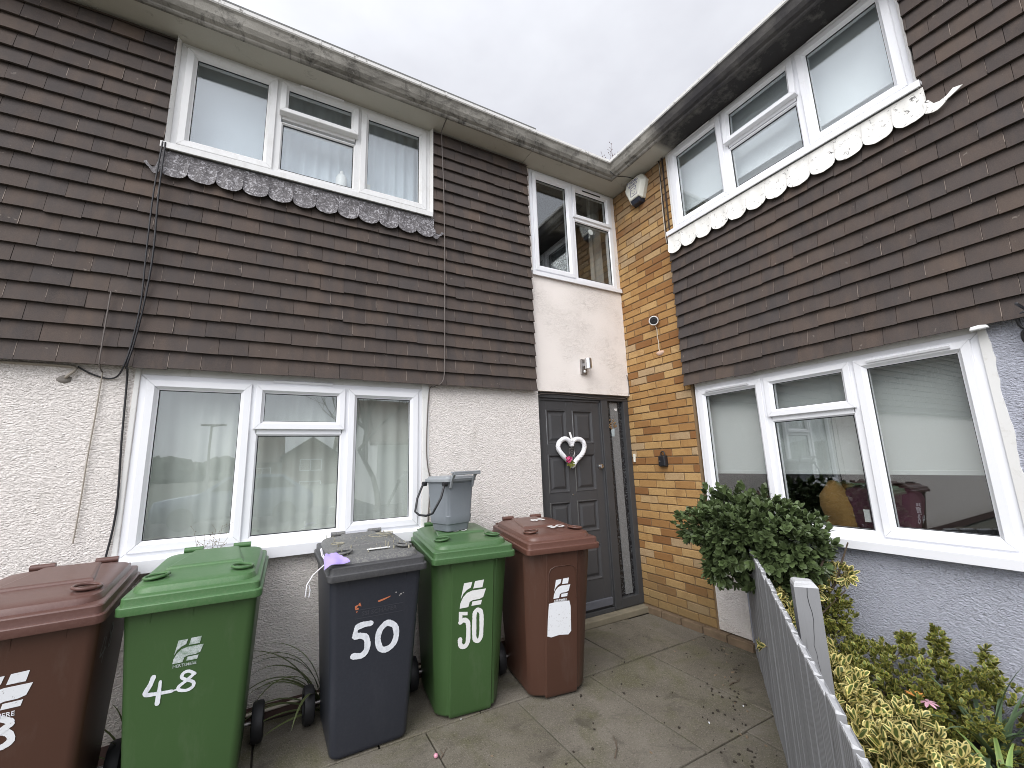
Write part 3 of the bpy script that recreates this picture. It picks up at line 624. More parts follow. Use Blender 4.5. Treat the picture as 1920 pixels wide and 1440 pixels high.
mb.build('brick_plinth', MAT['plinth'], HB, bevel=.006)
GB = (.806, 2.612, .955, 2.128); UB = (.806, 2.612, 3.690, 4.535)
mb = MB(); wall_sheet(mb, TB, .790, 1.07, .10, .948, []); edge_frame(mb, TB, .790, 1.07, .10, .948); mb.build('cream_wall', MAT['cream'], HB, recalc=False)
mb = MB(); wall_sheet(mb, TB, 1.072, GB[1], .0, .955, []); wall_sheet(mb, TB, GB[1], 4.6, .0, 2.19, []); edge_frame(mb, TB, 1.072, GB[1], .0, .955); edge_frame(mb, TB, GB[1], 4.6, .0, 2.19); mb.build('render_wall', MAT['blue'], HB, recalc=False)
tiles(HB, TB, .745, 4.6, 2.150, 4.53, [(.70, UB[1] + .014, 3.60, 4.6)], 33)
WG = window(HB, TB, GB[0], GB[1], GB[2], GB[3], -.006, [1.424, 2.018], [
    dict(u0=.842, u1=1.412, z0=.988, z1=2.096), dict(u0=1.436, u1=2.006, z0=1.790, z1=2.096, trans=True, w=.055, tilt=radians(1.5)), dict(u0=1.448, u1=1.994, z0=1.002, z1=1.764, kind='fixed'),
    dict(u0=2.030, u1=2.578, z0=.988, z1=2.096)], sill=(.78, 2.66, .905, .958, .075), head=(GB[0], GB[1], 2.129, 2.178))
vent(WG, TB, .93, 1.32, 2.075, .010); vent(WG, TB, 2.11, 2.50, 2.075, .010)
mb = MB(); rs = random.Random(2); mb.loft([[TB(2.612, -.05, z), TB(2.612, .004, z), TB(2.650 + rs.uniform(-.005, .009), .005, z), TB(2.662, -.05, z)] for z in [.97 + i * .04 for i in range(31)]]); mb.build('mastic_edge', MAT['trim'], WG)
mb = MB(); mb.prism([(2.60, 2.126), (2.672, 2.128), (2.668, 2.144), (2.64, 2.150), (2.605, 2.146)], .05, .078, TB); mb.build('filler_lump', MAT['white'], WG, bevel=.004)
WUB = window(HB, TB, UB[0], UB[1], UB[2], UB[3], .010, [1.400, 2.014], [
    dict(u0=.840, u1=1.388, z0=3.722, z1=4.502), dict(u0=1.412, u1=2.002, z0=4.170, z1=4.502, trans=True, tilt=radians(5), w=.055), dict(u0=1.424, u1=1.990, z0=3.738, z1=4.128, kind='fixed'),
    dict(u0=2.026, u1=2.578, z0=3.722, z1=4.502)], sill=(.765, 2.645, 3.624, 3.668, .10))
vent(WUB, TB, .95, 1.30, 4.515, .010); vent(WUB, TB, 2.12, 2.5, 4.515, .010)
mb = MB(); mb.loft([[TB(2.612, .045, z), TB(2.628, .075, z), TB(2.628, -.02, z), TB(2.612, -.02, z)] for z in (3.60, 3.9, 4.2, 4.53)]); mb.build('mortar_fillet', MAT['trim'], HB); mb = MB(); mb.box(.785, .806, -.02, .012, 3.63, 4.53, TB); mb.build('mortar_fillet', MAT['trim'], HB)
apron(HB, TB, .760, 2.650, 3.618, 3.488, 3.428, .082, 12, MAT['leadwhite'], [(2.648, 1)])
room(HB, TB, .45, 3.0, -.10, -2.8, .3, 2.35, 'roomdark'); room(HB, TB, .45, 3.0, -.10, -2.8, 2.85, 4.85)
mb = MB(); mb.loft([gut_ring('A', GAX + .0015), gut_ring('C', 0), gut_ring('B', .90)])
cuts = [.902, 1.62, 2.34, 3.06, 3.8, 4.6]
for a, b in zip(cuts, cuts[1:]): mb.loft([gut_ring('B', a + .0015), gut_ring('B', b - .0015)])
for c_ in (.58, .9, 1.62, 2.34, 3.06): mb.loft([gut_ring('B', c_ - .005, 1.016), gut_ring('B', c_ + .005, 1.016)])
for c_ in (-.62,): mb.loft([gut_ring('A', c_ - .005, 1.014), gut_ring('A', c_ + .005, 1.014)])
gu = mb.build('gutter', [MAT['gutter'], MAT['soffit'], MAT['lip']], HB); gut_mats(gu, 'C')
mb = MB()
for k in range(24):
    n0 = .262 - k * .18; z0 = 4.702 + k * .105
    mb.loft([[TB(u, n0, z0), TB(u, n0, z0 + .022), TB(u, n0 - .20, z0 + .022 + .117), TB(u, n0 - .20, z0 + .09)] for u in (-n0, 4.6)])
    mb.loft([[TA(u, n0, z0), TA(u, n0, z0 + .022), TA(u, n0 - .20, z0 + .022 + .117), TA(u, n0 - .20, z0 + .09)] for u in (GAX + .015, -n0)])
mb.build('roof', MAT['rooftile'], HB)


# ================================================================== wheelie bins
FB, FT, ZL, WBm, WT = .247, .361, .911, .200, .246
KS = (FT - FB) / ZL
def TF(x, n, z): return (x, -(FB + KS * z) - n, z)          # a bin's sloping front face
def front_matrix(x, z, n=.0022):
    up = Vector((0, -KS, 1)).normalized(); nr = Vector((0, -1, -KS)).normalized()
    m = Matrix(((1, 0, 0), (up.x, up.y, up.z), (nr.x, nr.y, nr.z))).transposed().to_4x4(); m.translation = Vector(TF(x, n, z)); return m
def rr(hx, y0, y1, r, zf, zb, seg=5):
    pts = []
    for cx, cy, a0 in ((hx - r, y1 - r, 0), (-hx + r, y1 - r, pi/2), (-hx + r, y0 + r, pi), (hx - r, y0 + r, 1.5*pi)):
        for j in range(seg + 1):
            a = a0 + j / seg * pi / 2; x, y = cx + cos(a) * r, cy + sin(a) * r
            pts.append((x, y, zf + (zb - zf) * (y - y0) / (y1 - y0)))
    return pts
def ribbon(mb, pts, w, T, off, drift=.0006, taper=None):
    """one brush stroke: a flat strip with rounded ends following pts, drifting outwards a little so that it may cross itself"""
    P = []
    n0 = len(pts); sub = 6
    V = [Vector(p) for p in pts]
    for i in range(n0 - 1):      # Catmull-Rom
        p0, p1, p2, p3 = V[max(i-1, 0)], V[i], V[i+1], V[min(i+2, n0-1)]
        for j in range(sub):
            t = j / sub; P.append(.5 * ((2*p1) + (p2-p0)*t + (2*p0-5*p1+4*p2-p3)*t*t + (3*p1-p0-3*p2+p3)*t**3))
    P.append(V[-1]); n = len(P); Lf, Rt = [], []
    for i in range(n):
        t = (P[min(i+1, n-1)] - P[max(i-1, 0)]).normalized(); nn = Vector((-t.y, t.x)); ww = w * .5 * (1 + .10 * sin(i * 1.7) * sin(i * .9)) * (taper(i / (n-1)) if taper else 1)
        Lf.append(P[i] + nn * ww); Rt.append(P[i] - nn * ww)
    def cap(c, a, b, k=4):
        va = a - c; s_ = []
        for j in range(1, k): an = pi * j / k; q = Matrix.Rotation(an, 2) @ va; s_.append(c + q)
        return s_
    b0 = len(mb.v)
    for i in range(n):
        d = off + drift * i / n; mb.v.append(T(Lf[i].x, d, Lf[i].y)); mb.v.append(T(Rt[i].x, d, Rt[i].y))
    for i in range(n - 1): a = b0 + 2*i; mb.face((a, a+1, a+3, a+2))
    e = [Lf[-1]] + [P[-1] + Matrix.Rotation(-pi * j / 4, 2) @ (Lf[-1] - P[-1]) for j in (1, 2, 3)] + [Rt[-1]]
    mb.quad([T(q.x, off + drift, q.y) for q in e]); e = [Lf[0]] + [P[0] + Matrix.Rotation(pi * j / 4, 2) @ (Lf[0] - P[0]) for j in (1, 2, 3)] + [Rt[0]]
    mb.quad([T(q.x, off, q.y) for q in e])
LOGO = [[(-.060,.774),(-.008,.775),(-.017,.743),(-.042,.732),(-.064,.712),(-.078,.685)], [(.010,.777),(.067,.779),(.058,.735),(-.001,.735)],
        [(-.084,.630),(-.080,.660),(-.064,.693),(-.039,.715),(-.008,.724),(.081,.724),(.064,.676),(.039,.668),(-.001,.668),(-.022,.660),(-.030,.631)], [(-.005,.659),(.056,.660),(.050,.635),(-.010,.635)]]
def logo(par, T, x, z, s, mat, sx=1.0, skip=()):
    mb = MB()
    for i, poly in enumerate(LOGO):
        if i in skip: continue
        mb.prism([(x + (a + .005) * s * sx, z + (b - .705) * s) for a, b in poly], .0012, .0022, T)
    return mb.build('emblem', mat, par)
def make_bin(name, label, loc, rz, body, lid, rim, style='plain', lidz=0.0):
    t = thing(name, label, 'bin', (loc[0], loc[1], .031), rz, 'wheelie bins lined up along the front of the houses')
    mb = MB(); rings = []
    for z, s_ in ((0.012, -.012), (.02, -.004), (.035, 0), (.30, 0), (.60, 0), (.84, 0), (.93, .0)):
        q = z / ZL; hx = WBm + (WT - WBm) * q + s_; yf = -(FB + KS * z) - s_ * .6; yb = .235 + .065 * q + s_
        if style == 'plain': rings.append(rr(hx, yf, yb, .036, z, z, 5))
        else:                        # moulded corners: the front panel stands proud of two chamfered corner flutes
            e = .126 + .004 * q if style == 'flute' else .108
            top = [(hx - .02, yb), (-hx + .02, yb), (-hx, yb - .02), (-hx, yf + .085), (-hx + .018, yf + .058), (-e - .022, yf + .010), (-e - .008, yf + .0075), (-e, yf), (0, yf), (e, yf), (e + .008, yf + .0075), (e + .022, yf + .010), (hx - .018, yf + .058), (hx, yf + .085), (hx, yb - .02)]
            lift = [0, 0, 0, 0, .0, .012, .012, 0, 0, 0, .012, .012, 0, 0, 0]
            rings.append([(x, y, z + (l_ if z < .03 else 0)) for (x, y), l_ in zip(top, lift)])
    mb.loft(rings, True, False); b = mb.build('body', body, t, smooth=32)
    for x in (-.15, .0, .15): mb = MB(); mb.loft([[TF(x - .002, 0, .85), TF(x - .002, .004, .90), TF(x - .002, .004, .91), TF(x - .002, 0, .91)], [TF(x + .002, 0, .85), TF(x + .002, .004, .90), TF(x + .002, .004, .91), TF(x + .002, 0, .91)]]); mb.build('rim_gusset', body, b)
    W, F, B, U = .266, .402, .345, .026
    def lr(i, z, r, f=0, k=1.0): return rr(W - i, -F + i + f, B - i * .7, max(r - i * .4, .012), z, z + U * k)
    mb = MB(); mb.loft([lr(.014, .905, .03), lr(.002, .905, .03), lr(0, .909, .03), lr(0, .936, .03), lr(.003, .940, .03), lr(.011, .941, .03), lr(.012, .945, .03), lr(.012, .970, .03), lr(.016, .975, .03), lr(.034, .979, .035)], True, True); sk = mb.build('lid_skirt', rim, t, smooth=30)
    mb = MB(); mb.loft([lr(.030, .9785, .09, .012), lr(.034, .990, .09, .012), lr(.040, 1.002, .09, .014), lr(.052, 1.008, .09, .018), lr(.10, 1.013, .09, .02), lr(.17, 1.018, .1, .04)], False, True)
    ld = mb.build('lid', lid, t, smooth=35)
    zt = lambda y: 1.012 + U * (y + F) / (B + F)
    mb = MB()                      # raised centre panel running to the hinge
    def pl(i, z): return [(-.165 + i, -.10 + i, z + zt(-.10) - .004), (.165 - i, -.10 + i, z + zt(-.10) - .004), (.115 - i, .285, z + zt(.285) - .004), (-.115 + i, .285, z + zt(.285) - .004)]
    mb.loft([pl(0, 0), pl(.008, .014), pl(.02, .017)], False, True); mb.build('lid_panel', lid, ld, bevel=.005)
    for s_ in (-1, 1):             # lifting grips at both corners
        mb = MB(); cx, cy = s_ * .168, -.235
        mb.tube([(cx + s_ * .045 * cos(a), cy + .052 * sin(a), zt(cy) + .004 + -.001 + .009 * max(0, sin(a * .5)) ** 2) for a in [2*pi*j/18 for j in range(18)]], .0065, 7, closed=True)
        mb.build('lid_grip', lid, ld, smooth=60)
        mb = MB(); mb.loft([[(cx + (.036 * cos(a)) * q, cy + .042 * sin(a) * q, zt(cy) + .0032) for a in [2*pi*j/14 for j in range(14)]] for q in (1, .05)], False, False); mb.build('grip_recess', MAT['black'] if lid is MAT['greylid'] else body, ld)
    mb = MB(); mb.tube([(-.21, .335, .985), (-.21, .372, 1.0), (.21, .372, 1.0), (.21, .335, .985)], .013, 8); mb.build('handle', body, t, smooth=60)
    for x in (-.12, .12):
        mb = MB(); mb.tube([(x - .045, .338, zt(.33) + .006), (x + .045, .338, zt(.33) + .006)], .016, 10); mb.build('hinge', lid, t, smooth=50)
    mb = MB(); mb.tube([(-.27, .205, .105), (.27, .205, .105)], .011, 8); mb.build('axle', MAT['steel'], t, smooth=60)
    for s_ in (-1, 1):
        mb = MB(); prof = [(.062, .010), (.086, .012), (.098, .006), (.101, -.010), (.101, -.030), (.096, -.044), (.084, -.048), (.062, -.046)]
        mb.loft([[(s_ * (.272 + d - .006 + .02), .205 + cos(a) * r_, .105 + sin(a) * r_) for r_, d in prof] for a in [2*pi*j/28 for j in range(29)]], False, False)
        wh = mb.build('wheel', MAT['tyre'], t, smooth=40)
        mb = MB(); mb.loft([[(s_ * (.272 + d + .014), .205 + cos(a) * r_, .105 + sin(a) * r_) for a in [2*pi*j/20 for j in range(20)]] for r_, d in ((.066, -.044), (.066, -.002), (.055, .001), (.03, -.010), (.022, .004), (.0, .006))], True, False); mb.build('hub', MAT['tyre'], wh, smooth=40)
    return t, b, ld, zt
def white_fleck(par, x, z, s): pass
# dark grey bin 50
T1, B1, L1, zt1 = make_bin('wheelie_bin', 'dark grey wheelie bin with hand-painted white 50 and a dirty lid', (-2.775, -.431), .011, MAT['grey'], MAT['greylid'], MAT['greyrim'])
mb = MB(); ribbon(mb, [(-.028, .657), (-.066, .658), (-.098, .652)], .032, TF, .0015, taper=lambda t: .85 + .2 * t)
ribbon(mb, [(-.102, .648), (-.107, .626), (-.108, .606), (-.084, .605), (-.054, .592), (-.042, .560), (-.046, .523), (-.070, .502), (-.112, .508)], .031, TF, .0022, taper=lambda t: .72 if t < .22 else 1.0)
ribbon(mb, [(.052, .640), (.022, .612), (.012, .565), (.028, .515), (.062, .503), (.098, .524), (.112, .570), (.100, .618), (.064, .641), (.050, .638)], .031, TF, .0018, .0012); mb.build('number', MAT['paint'], T1)
text_mesh('embossed_name', 'SSI SCHÄFER', .030, MAT['emboss'], T1, front_matrix(.015, .714, .0006), ext=.0012, squash=1.12)
mb = MB()
for z in (.735, .692): mb.prism([(-.11, z), (.14, z - .004), (.14, z - .001), (-.11, z + .003)], .0003, .0016, TF)
mb.build('embossed_line', MAT['emboss'], T1)
mb = MB(); mb.prism([(.002, .768), (.022, .772), (.072, .782), (.066, .776), (.030, .764), (.006, .760)], .0012, .0018, TF); rg = random.Random(3)
for k in range(13):
    x, z, q = -.100 + rg.gauss(0, .011), .752 + rg.gauss(0, .010), rg.uniform(.002, .0065); mb.prism([(x + cos(a) * q * rg.uniform(.6, 1.3), z + sin(a) * q * rg.uniform(.6, 1.3)) for a in [j * 1.05 for j in range(6)]], .0012 + k * .00006, .0018 + k * .00006, TF)
mb.build('crayon_scribble', MAT['orange'], T1)
mb = MB()
for x, z, q in ((.10, .795, .0035), (.128, .782, .0045), (.141, .786, .003), (.120, .776, .003)): mb.prism([(x + cos(a) * q * 1.3, z + sin(a) * q) for a in [j * 1.05 for j in range(6)]], .0012, .0018, TF)
mb.build('paint_fleck', MAT['chalk'], T1)
mb = MB(); z_ = zt1(-.25) + .006; mb.loft([[(-.045, -.262, z_ - .001), (.085, -.262, z_ - .001), (.087, -.237, z_), (-.043, -.237, z_)], [(-.045, -.262, z_ + .001), (.085, -.262, z_ + .001), (.087, -.237, z_ + .002), (-.043, -.237, z_ + .002)]]); mb.build('label_strip', MAT['white'], L1)
mb = MB(); rg = random.Random(8)       # dried mud rings and crumbs stuck to the lid
for cx, cy, r_ in ((.15, .15, .055), (.11, .10, .07), (-.17, -.02, .035), (-.155, -.03, .02)):
    mb.tube([(cx + cos(a) * r_ * (1 + .1 * sin(3*a)), cy + sin(a) * r_ * .9, zt1(cy) + .014 + rg.uniform(-.001, .001)) for a in [2*pi*j/22 for j in range(22)]], .0028, 5, closed=True)
for k in range(70):
    x, y, q = rg.uniform(-.2, .2), rg.uniform(-.3, .28), rg.uniform(.002, .007); mb.loft([[(x + cos(a) * q, y + sin(a) * q * .8, zt1(y) - .002) for a in (0, 1.2, 2.4, 3.6, 4.9)], [(x + cos(a) * q * .6, y + sin(a) * q * .5, zt1(y) + .018 * rg.random() + .002) for a in (0, 1.2, 2.4, 3.6, 4.9)]])
struct(mb.build('dried_dirt', simple('pale dried dirt', (.33, .31, .24), .95, .4, 40), L1), 'stuff')
# green bin 50
T2, B2, L2, zt2 = make_bin('wheelie_bin', 'green wheelie bin with stick-on white 50, a grey caddy standing on its lid', (-2.163, -.428), -.105, MAT['green'], MAT['greenlid2'], MAT['greenlid2'], 'flute')
logo(T2, TF, -.005, .705, 1.0, MAT['white'])
mb = MB(); mb.prism([(-.088, .612), (-.034, .604), (-.034, .584), (-.066, .589), (-.066, .555), (-.088, .545)], .0012, .0022, TF); ribbon(mb, [(-.078, .550), (-.058, .560), (-.036, .550), (-.028, .520), (-.028, .440), (-.040, .412), (-.062, .408), (-.076, .424), (-.078, .452)], .027, TF, .0024)
ribbon(mb, [(.030, .606), (.014, .594), (.010, .560), (.011, .470), (.016, .436), (.034, .424), (.050, .436), (.056, .470), (.056, .556), (.050, .592), (.032, .606)], .0265, TF, .0012, .0010); mb.build('number', MAT['white'], T2)
def lid_text(par, zt, x, y, s, txt, mat, rz=0.0, dz=.004, sq=1.0):
    m = Matrix.Translation((x, y, zt(y) + dz)) @ Matrix.Rotation(.035, 4, 'X') @ Matrix.Rotation(rz, 4, 'Z'); return text_mesh('lid_number', txt, s, mat, par, m, squash=sq)
lid_text(L2, zt2, .0, -.045, .10, '50', MAT['white'], 0, .015, 1.1)
# brown bin 50
T3, B3, L3, zt3 = make_bin('wheelie_bin', 'brown wheelie bin beside the front door with a blank white sticker below its emblem', (-1.575, -.557), -.146, MAT['brown'], MAT['brownlid2'], MAT['brownlid2'], 'panel')
logo(T3, TF, -.006, .672, .80, MAT['sticker'], .92); text_mesh('emblem_text', 'HERTSMERE', .021, MAT['sticker'], T3, front_matrix(-.013, .596), ext=.0003, squash=.82)
mb = MB(); mb.prism([(-.096, .586), (-.05, .590), (.050, .586), (.060, .55), (.064, .395), (.044, .376), (-.02, .384), (-.079, .378), (-.106, .388), (-.104, .48)], .0012, .0022, TF); mb.build('sticker', MAT['sticker'], T3)
mb = MB(); mb.tube([TF(x, .001, z) for x, z in ((-.10, .60), (-.10, .765), (-.085, .798), (-.05, .812), (.05, .812), (.085, .798), (.10, .765), (.10, .60))], .0035, 6); mb.build('panel_bead', MAT['brown'], B3, smooth=60)
lid_text(L3, zt3, .055, -.175, .105, '50', MAT['white'], .12, .012, 1.25); lid_text(L3, zt3, .03, .10, .10, '50', MAT['white'], pi + .2, .019, 1.2)
# green bin 48
T4, B4, L4, zt4 = make_bin('wheelie_bin', 'green wheelie bin with a faded lid and hand-painted white 48', (-3.577, -.458), -.026, MAT['green'], MAT['greenlid'], MAT['greenlid'])
logo(T4, TF, -.008, .715, .66, MAT['stickerworn']); text_mesh('emblem_text', 'HERTSMERE', .018, MAT['stickerworn'], T4, front_matrix(-.016, .653), ext=.0003, squash=.9)
mb = MB(); ribbon(mb, [(-.122, .628), (-.132, .596), (-.146, .563), (-.110, .556), (-.054, .553)], .014, TF, .0015, taper=lambda t: 1.25 - .7 * max(0, t - .5)); ribbon(mb, [(-.097, .604), (-.099, .565), (-.102, .514)], .017, TF, .0024, taper=lambda t: .6 + .5 * t)
ribbon(mb, [(.024, .606), (.002, .622), (-.018, .618), (-.022, .600), (-.002, .586), (.020, .572), (.020, .553), (-.002, .543), (-.030, .552), (-.030, .566), (-.006, .584), (.016, .602), (.022, .608)], .013, TF, .0014, .0014); ribbon(mb, [(-.030, .556), (-.050, .553)], .007, TF, .0012); mb.build('number', MAT['paint'], T4)
# brown bin 48
T5, B5, L5, zt5 = make_bin('wheelie_bin', 'brown wheelie bin with a chalky 48 on its side beside the faded green bin', (-4.157, -.507), .058, MAT['brown'], MAT['brownlid'], MAT['brownlid'])
logo(T5, TF, .0, .705, .86, MAT['sticker']); text_mesh('emblem_text', 'HERTSMERE', .024, MAT['sticker'], T5, front_matrix(-.022, .623), ext=.0003, squash=.9)
mb = MB(); ribbon(mb, [(-.135, .60), (-.15, .552), (-.09, .548)], .02, TF, .0014); ribbon(mb, [(-.10, .585), (-.105, .51)], .02, TF, .0022)
ribbon(mb, [(.026, .596), (.0, .612), (-.020, .598), (-.006, .572), (.024, .556), (.032, .528), (.008, .512), (-.022, .524), (-.024, .548), (.004, .570), (.028, .588)], .022, TF, .0014, .0014); mb.build('number', MAT['sticker'], T5)
def TS(y, n, z): return (WBm + (WT - WBm) * z / ZL + n, y, z)
mb = MB(); ribbon(mb, [(-.205, .80), (-.235, .735), (-.150, .745)], .012, TS, .0015); ribbon(mb, [(-.175, .79), (-.185, .70)], .012, TS, .0022); ribbon(mb, [(-.06, .80), (-.09, .825), (-.11, .80), (-.07, .765), (-.07, .735), (-.10, .735), (-.10, .76), (-.06, .795)], .011, TS, .0014, .0014); mb.build('side_number', MAT['chalk'], T5)

# ------------------------------------------------------------------ food caddy on the green bin
ca = thing('food_caddy', 'grey food waste caddy with black carry handle on the green bin lid', 'caddy', (-2.205, -.405, .031 + zt2(.02) + .0135), radians(17))
def cr_(h, r, z): return rr(h, -h, h, r, z, z, 4)
mb = MB(); mb.loft([cr_(.088, .03, 0), cr_(.092, .03, .003), cr_(.098, .03, .045), cr_(.105, .03, .05), cr_(.110, .03, .10), cr_(.107, .03, .106), cr_(.120, .03, .318), cr_(.126, .03, .322), cr_(.126, .03, .335)]); cb = mb.build('body', MAT['caddy'], ca, smooth=35)
mb = MB(); mb.loft([cr_(.133, .032, .328), cr_(.136, .032, .330), cr_(.136, .032, .346), cr_(.130, .03, .350), cr_(.124, .03, .352), cr_(.120, .03, .362), cr_(.110, .03, .366)]); mb.build('lid', MAT['caddylid'], ca, smooth=30)
mb = MB()
for x in (-.095, .095): mb.loft([[(x - .009, -.128, .285), (x + .009, -.128, .285), (x + .009, -.116, .285), (x - .009, -.116, .285)], [(x - .009, -.142, .330), (x + .009, -.142, .330), (x + .009, -.128, .330), (x - .009, -.128, .330)], [(x - .011, -.178, .385), (x + .011, -.178, .385), (x + .011, -.160, .392), (x - .011, -.160, .392)]])
mb.box(-.118, .118, -.192, -.152, .384, .396); mb.box(-.118, .118, -.192, -.186, .372, .385); mb.build('lock_handle', MAT['caddylid'], ca, bevel=.003)
mb = MB(); mb.tube([(-.136, .118, .315), (-.150, .128, .300), (-.185, .135, .22), (-.225, .10, .135), (-.232, .04, .118), (-.232, -.04, .118), (-.225, -.10, .135), (-.178, -.128, .23), (-.140, -.118, .315)], .0075, 8); mb.build('carry_handle', MAT['black'], ca, smooth=60)
for y in (-.118, .118):
    mb = MB(); mb.tube([(-.124, y, .315), (-.152, y, .315)], .016, 10); mb.build('handle_boss', MAT['black'], ca, smooth=40)

# ------------------------------------------------------------------ face mask on the dark grey bin
def Tbin(p, loc=(-2.775, -.431), a=.011): return (loc[0] + cos(a) * p[0] - sin(a) * p[1], loc[1] + sin(a) * p[0] + cos(a) * p[1], p[2] + .031)
mk = thing('face_mask', 'crumpled lilac face mask hanging over the corner of the dark grey bin lid', 'mask')
mb = MB(); nx, ny = 14, 9; PA, PB, PC, PD = Vector((-.270, -.285, 1.028)), Vector((-.232, -.300, 1.032)), Vector((-.284, -.402, .990)), Vector((-.158, -.396, 1.002))
for side in (0, 1):
    for i in range(nx + 1):
        for j in range(ny + 1):
            s_, t_ = i / nx, j / ny
            p = PA.lerp(PB, s_).lerp(PC.lerp(PD, s_), t_); z = p.z + .014 * sin(pi * t_) + .0035 * sin(s_ * 8 + t_ * 5) + .003 * sin(t_ * 21 + s_ * 3) - (.014 * max(0, .25 - s_) * 4 * t_)
            mb.v.append(Tbin((p.x + .003 * sin(t_ * 9), p.y + .003 * sin(s_ * 11), z + (.0025 if side else 0))))
k = ny + 1
for i in range(nx):
    for j in range(ny):
        a = i*k+j; mb.face((a, a+1, a+k+1, a+k)); b = a + (nx+1)*k; mb.face((b, b+k, b+k+1, b+1))
o_ = (nx+1)*k
for i in range(nx): mb.face((i*k, (i+1)*k, (i+1)*k+o_, i*k+o_)); mb.face((i*k+ny, i*k+ny+o_, (i+1)*k+ny+o_, (i+1)*k+ny))
for j in range(ny): mb.face((j, j+o_, j+1+o_, j+1)); mb.face((nx*k+j, nx*k+j+1, nx*k+j+1+o_, nx*k+j+o_))
mb.build('fabric', MAT['lilac'], mk, smooth=70)
mb = MB(); mb.tube([Tbin(p) for p in [(-.27, -.36, 1.0), (-.30, -.39, .985), (-.335, -.42, .965), (-.362, -.435, .925), (-.365, -.438, .875), (-.350, -.437, .868), (-.345, -.436, .90), (-.352, -.436, .925)]], .0028, 6); mb.build('ear_loop', MAT['loop'], mk, smooth=60)
mb = MB(); mb.tube([Tbin(p) for p in [(-.272, -.34, 1.01), (-.285, -.30, 1.03), (-.288, -.26, 1.058), (-.283, -.25, 1.060), (-.280, -.28, 1.035), (-.270, -.33, 1.015)]], .0028, 6); mb.build('ear_loop', MAT['loop'], mk, smooth=60)

# ------------------------------------------------------------------ things fixed to the walls
MTA = lambda u, n, z: Matrix(((1, 0, 0, u), (0, 0, -1, -n), (0, 1, 0, z), (0, 0, 0, 1)))
MTB = lambda u, n, z: Matrix(((0, 0, -1, -n), (-1, 0, 0, -u), (0, 1, 0, z), (0, 0, 0, 1)))
al = thing('alarm_box', 'ivory hexagonal burglar alarm box on the brick under the gutter corner', 'alarm', TB(.395, 0, 4.36))
def loc_(o): return Vector(o.location)
def off(T, o): q = loc_(o); return lambda u, n, z: tuple(Vector(T(u, n, z)) - q)
Ta = off(TB, al); hx_b = [(.292, 4.512), (.498, 4.512), (.545, 4.420), (.480, 4.245), (.312, 4.245), (.245, 4.420)]; hx_f = [(.318, 4.492), (.472, 4.492), (.512, 4.416), (.462, 4.268), (.330, 4.268), (.278, 4.416)]
mb = MB(); mb.loft([[Ta(u, .001, z) for u, z in hx_b], [Ta(u, .045, z) for u, z in hx_b], [Ta(u, .084, z) for u, z in hx_f], [Ta(.395 + (u - .395) * .97, .087, 4.39 + (z - 4.39) * .97) for u, z in hx_f]], True, True); mb.build('body', MAT['ivory'], al, bevel=.004)
mb = MB(); mb.loft([[Ta(u, n, z) for u, n, z in ((.316, .002, 4.244), (.476, .002, 4.244), (.458, .080, 4.266), (.334, .080, 4.266))], [Ta(u, n, z) for u, n, z in ((.33, .002, 4.205), (.462, .002, 4.205), (.447, .066, 4.212), (.345, .066, 4.212))]]); mb.build('strobe', MAT['navy'], al, bevel=.006)
mq = Matrix.Translation(-loc_(al))
text_mesh('alarm_text', 'TYNDALL', .043, MAT['ink'], al, mq @ MTB(.395, .0875, 4.462), squash=.86); text_mesh('alarm_text', 'SECURITY', .034, MAT['ink'], al, mq @ MTB(.395, .0875, 4.424), squash=.86)
mb = MB(); sq = [(.352, 4.400), (.438, 4.400), (.438, 4.298), (.352, 4.298)]; ring(mb, Ta, .352, .438, 4.298, 4.400, [(0, .0865), (0, .0882), (.005, .0882), (.005, .0865)], 0); disc(mb, Ta, .378, .0872, 4.368, .006); disc(mb, Ta, .412, .0872, 4.368, .006)
mb.tube([Ta(.374, .088, 4.336), Ta(.384, .088, 4.326), Ta(.396, .088, 4.323), Ta(.408, .088, 4.327), Ta(.417, .088, 4.337)], .002, 5); mb.build('alarm_emblem', MAT['ink'], al)
sc_ = thing('security_camera', 'small round white security camera with black face on the golden brick', 'camera', TB(.45, 0, 2.87)); Ts = off(TB, sc_)
ax = (Vector((-3.1, -3.0, 1.6)) - Vector((0, -.45, 2.87))).normalized(); ux = ax.cross(Vector((0, 0, 1))).normalized(); uy = ux.cross(ax)
mb = MB(); mb.tube([(0, 0, -.005), (-.012, 0, -.005), tuple(Vector((-.035, 0, 0)) + ax * .0)], .014, 10); mb.build('mount', MAT['white'], sc_, smooth=40)
c0 = Vector((-.045, -.012, 0)); mb = MB(); mb.loft([[tuple(c0 + ax * d + (ux * cos(a) + uy * sin(a)) * r_) for a in [2*pi*j/24 for j in range(24)]] for r_, d in ((.024, -.024), (.042, -.012), (.048, .006), (.047, .026), (.043, .030), (.039, .029), (.037, .022))], True, True); mb.build('housing', MAT['white'], sc_, smooth=40)
mb = MB(); mb.loft([[tuple(c0 + ax * d + (ux * cos(a) + uy * sin(a)) * r_) for a in [2*pi*j/24 for j in range(24)]] for r_, d in ((.0365, .020), (.0365, .027), (.015, .029), (.012, .025))], True, True); mb.build('lens', MAT['black'], sc_, smooth=40)
mb = MB(); mb.tube([TB(*p) for p in ((.455, .03, 2.83), (.462, .012, 2.79), (.458, .010, 2.72), (.466, .010, 2.64), (.462, .010, 2.58), (.468, .008, 2.55))], .0042, 6); cw = mb.build('cable', MAT['cablew'], smooth=60); tag(cw, 'short white lead hanging below the round security camera', 'cable')
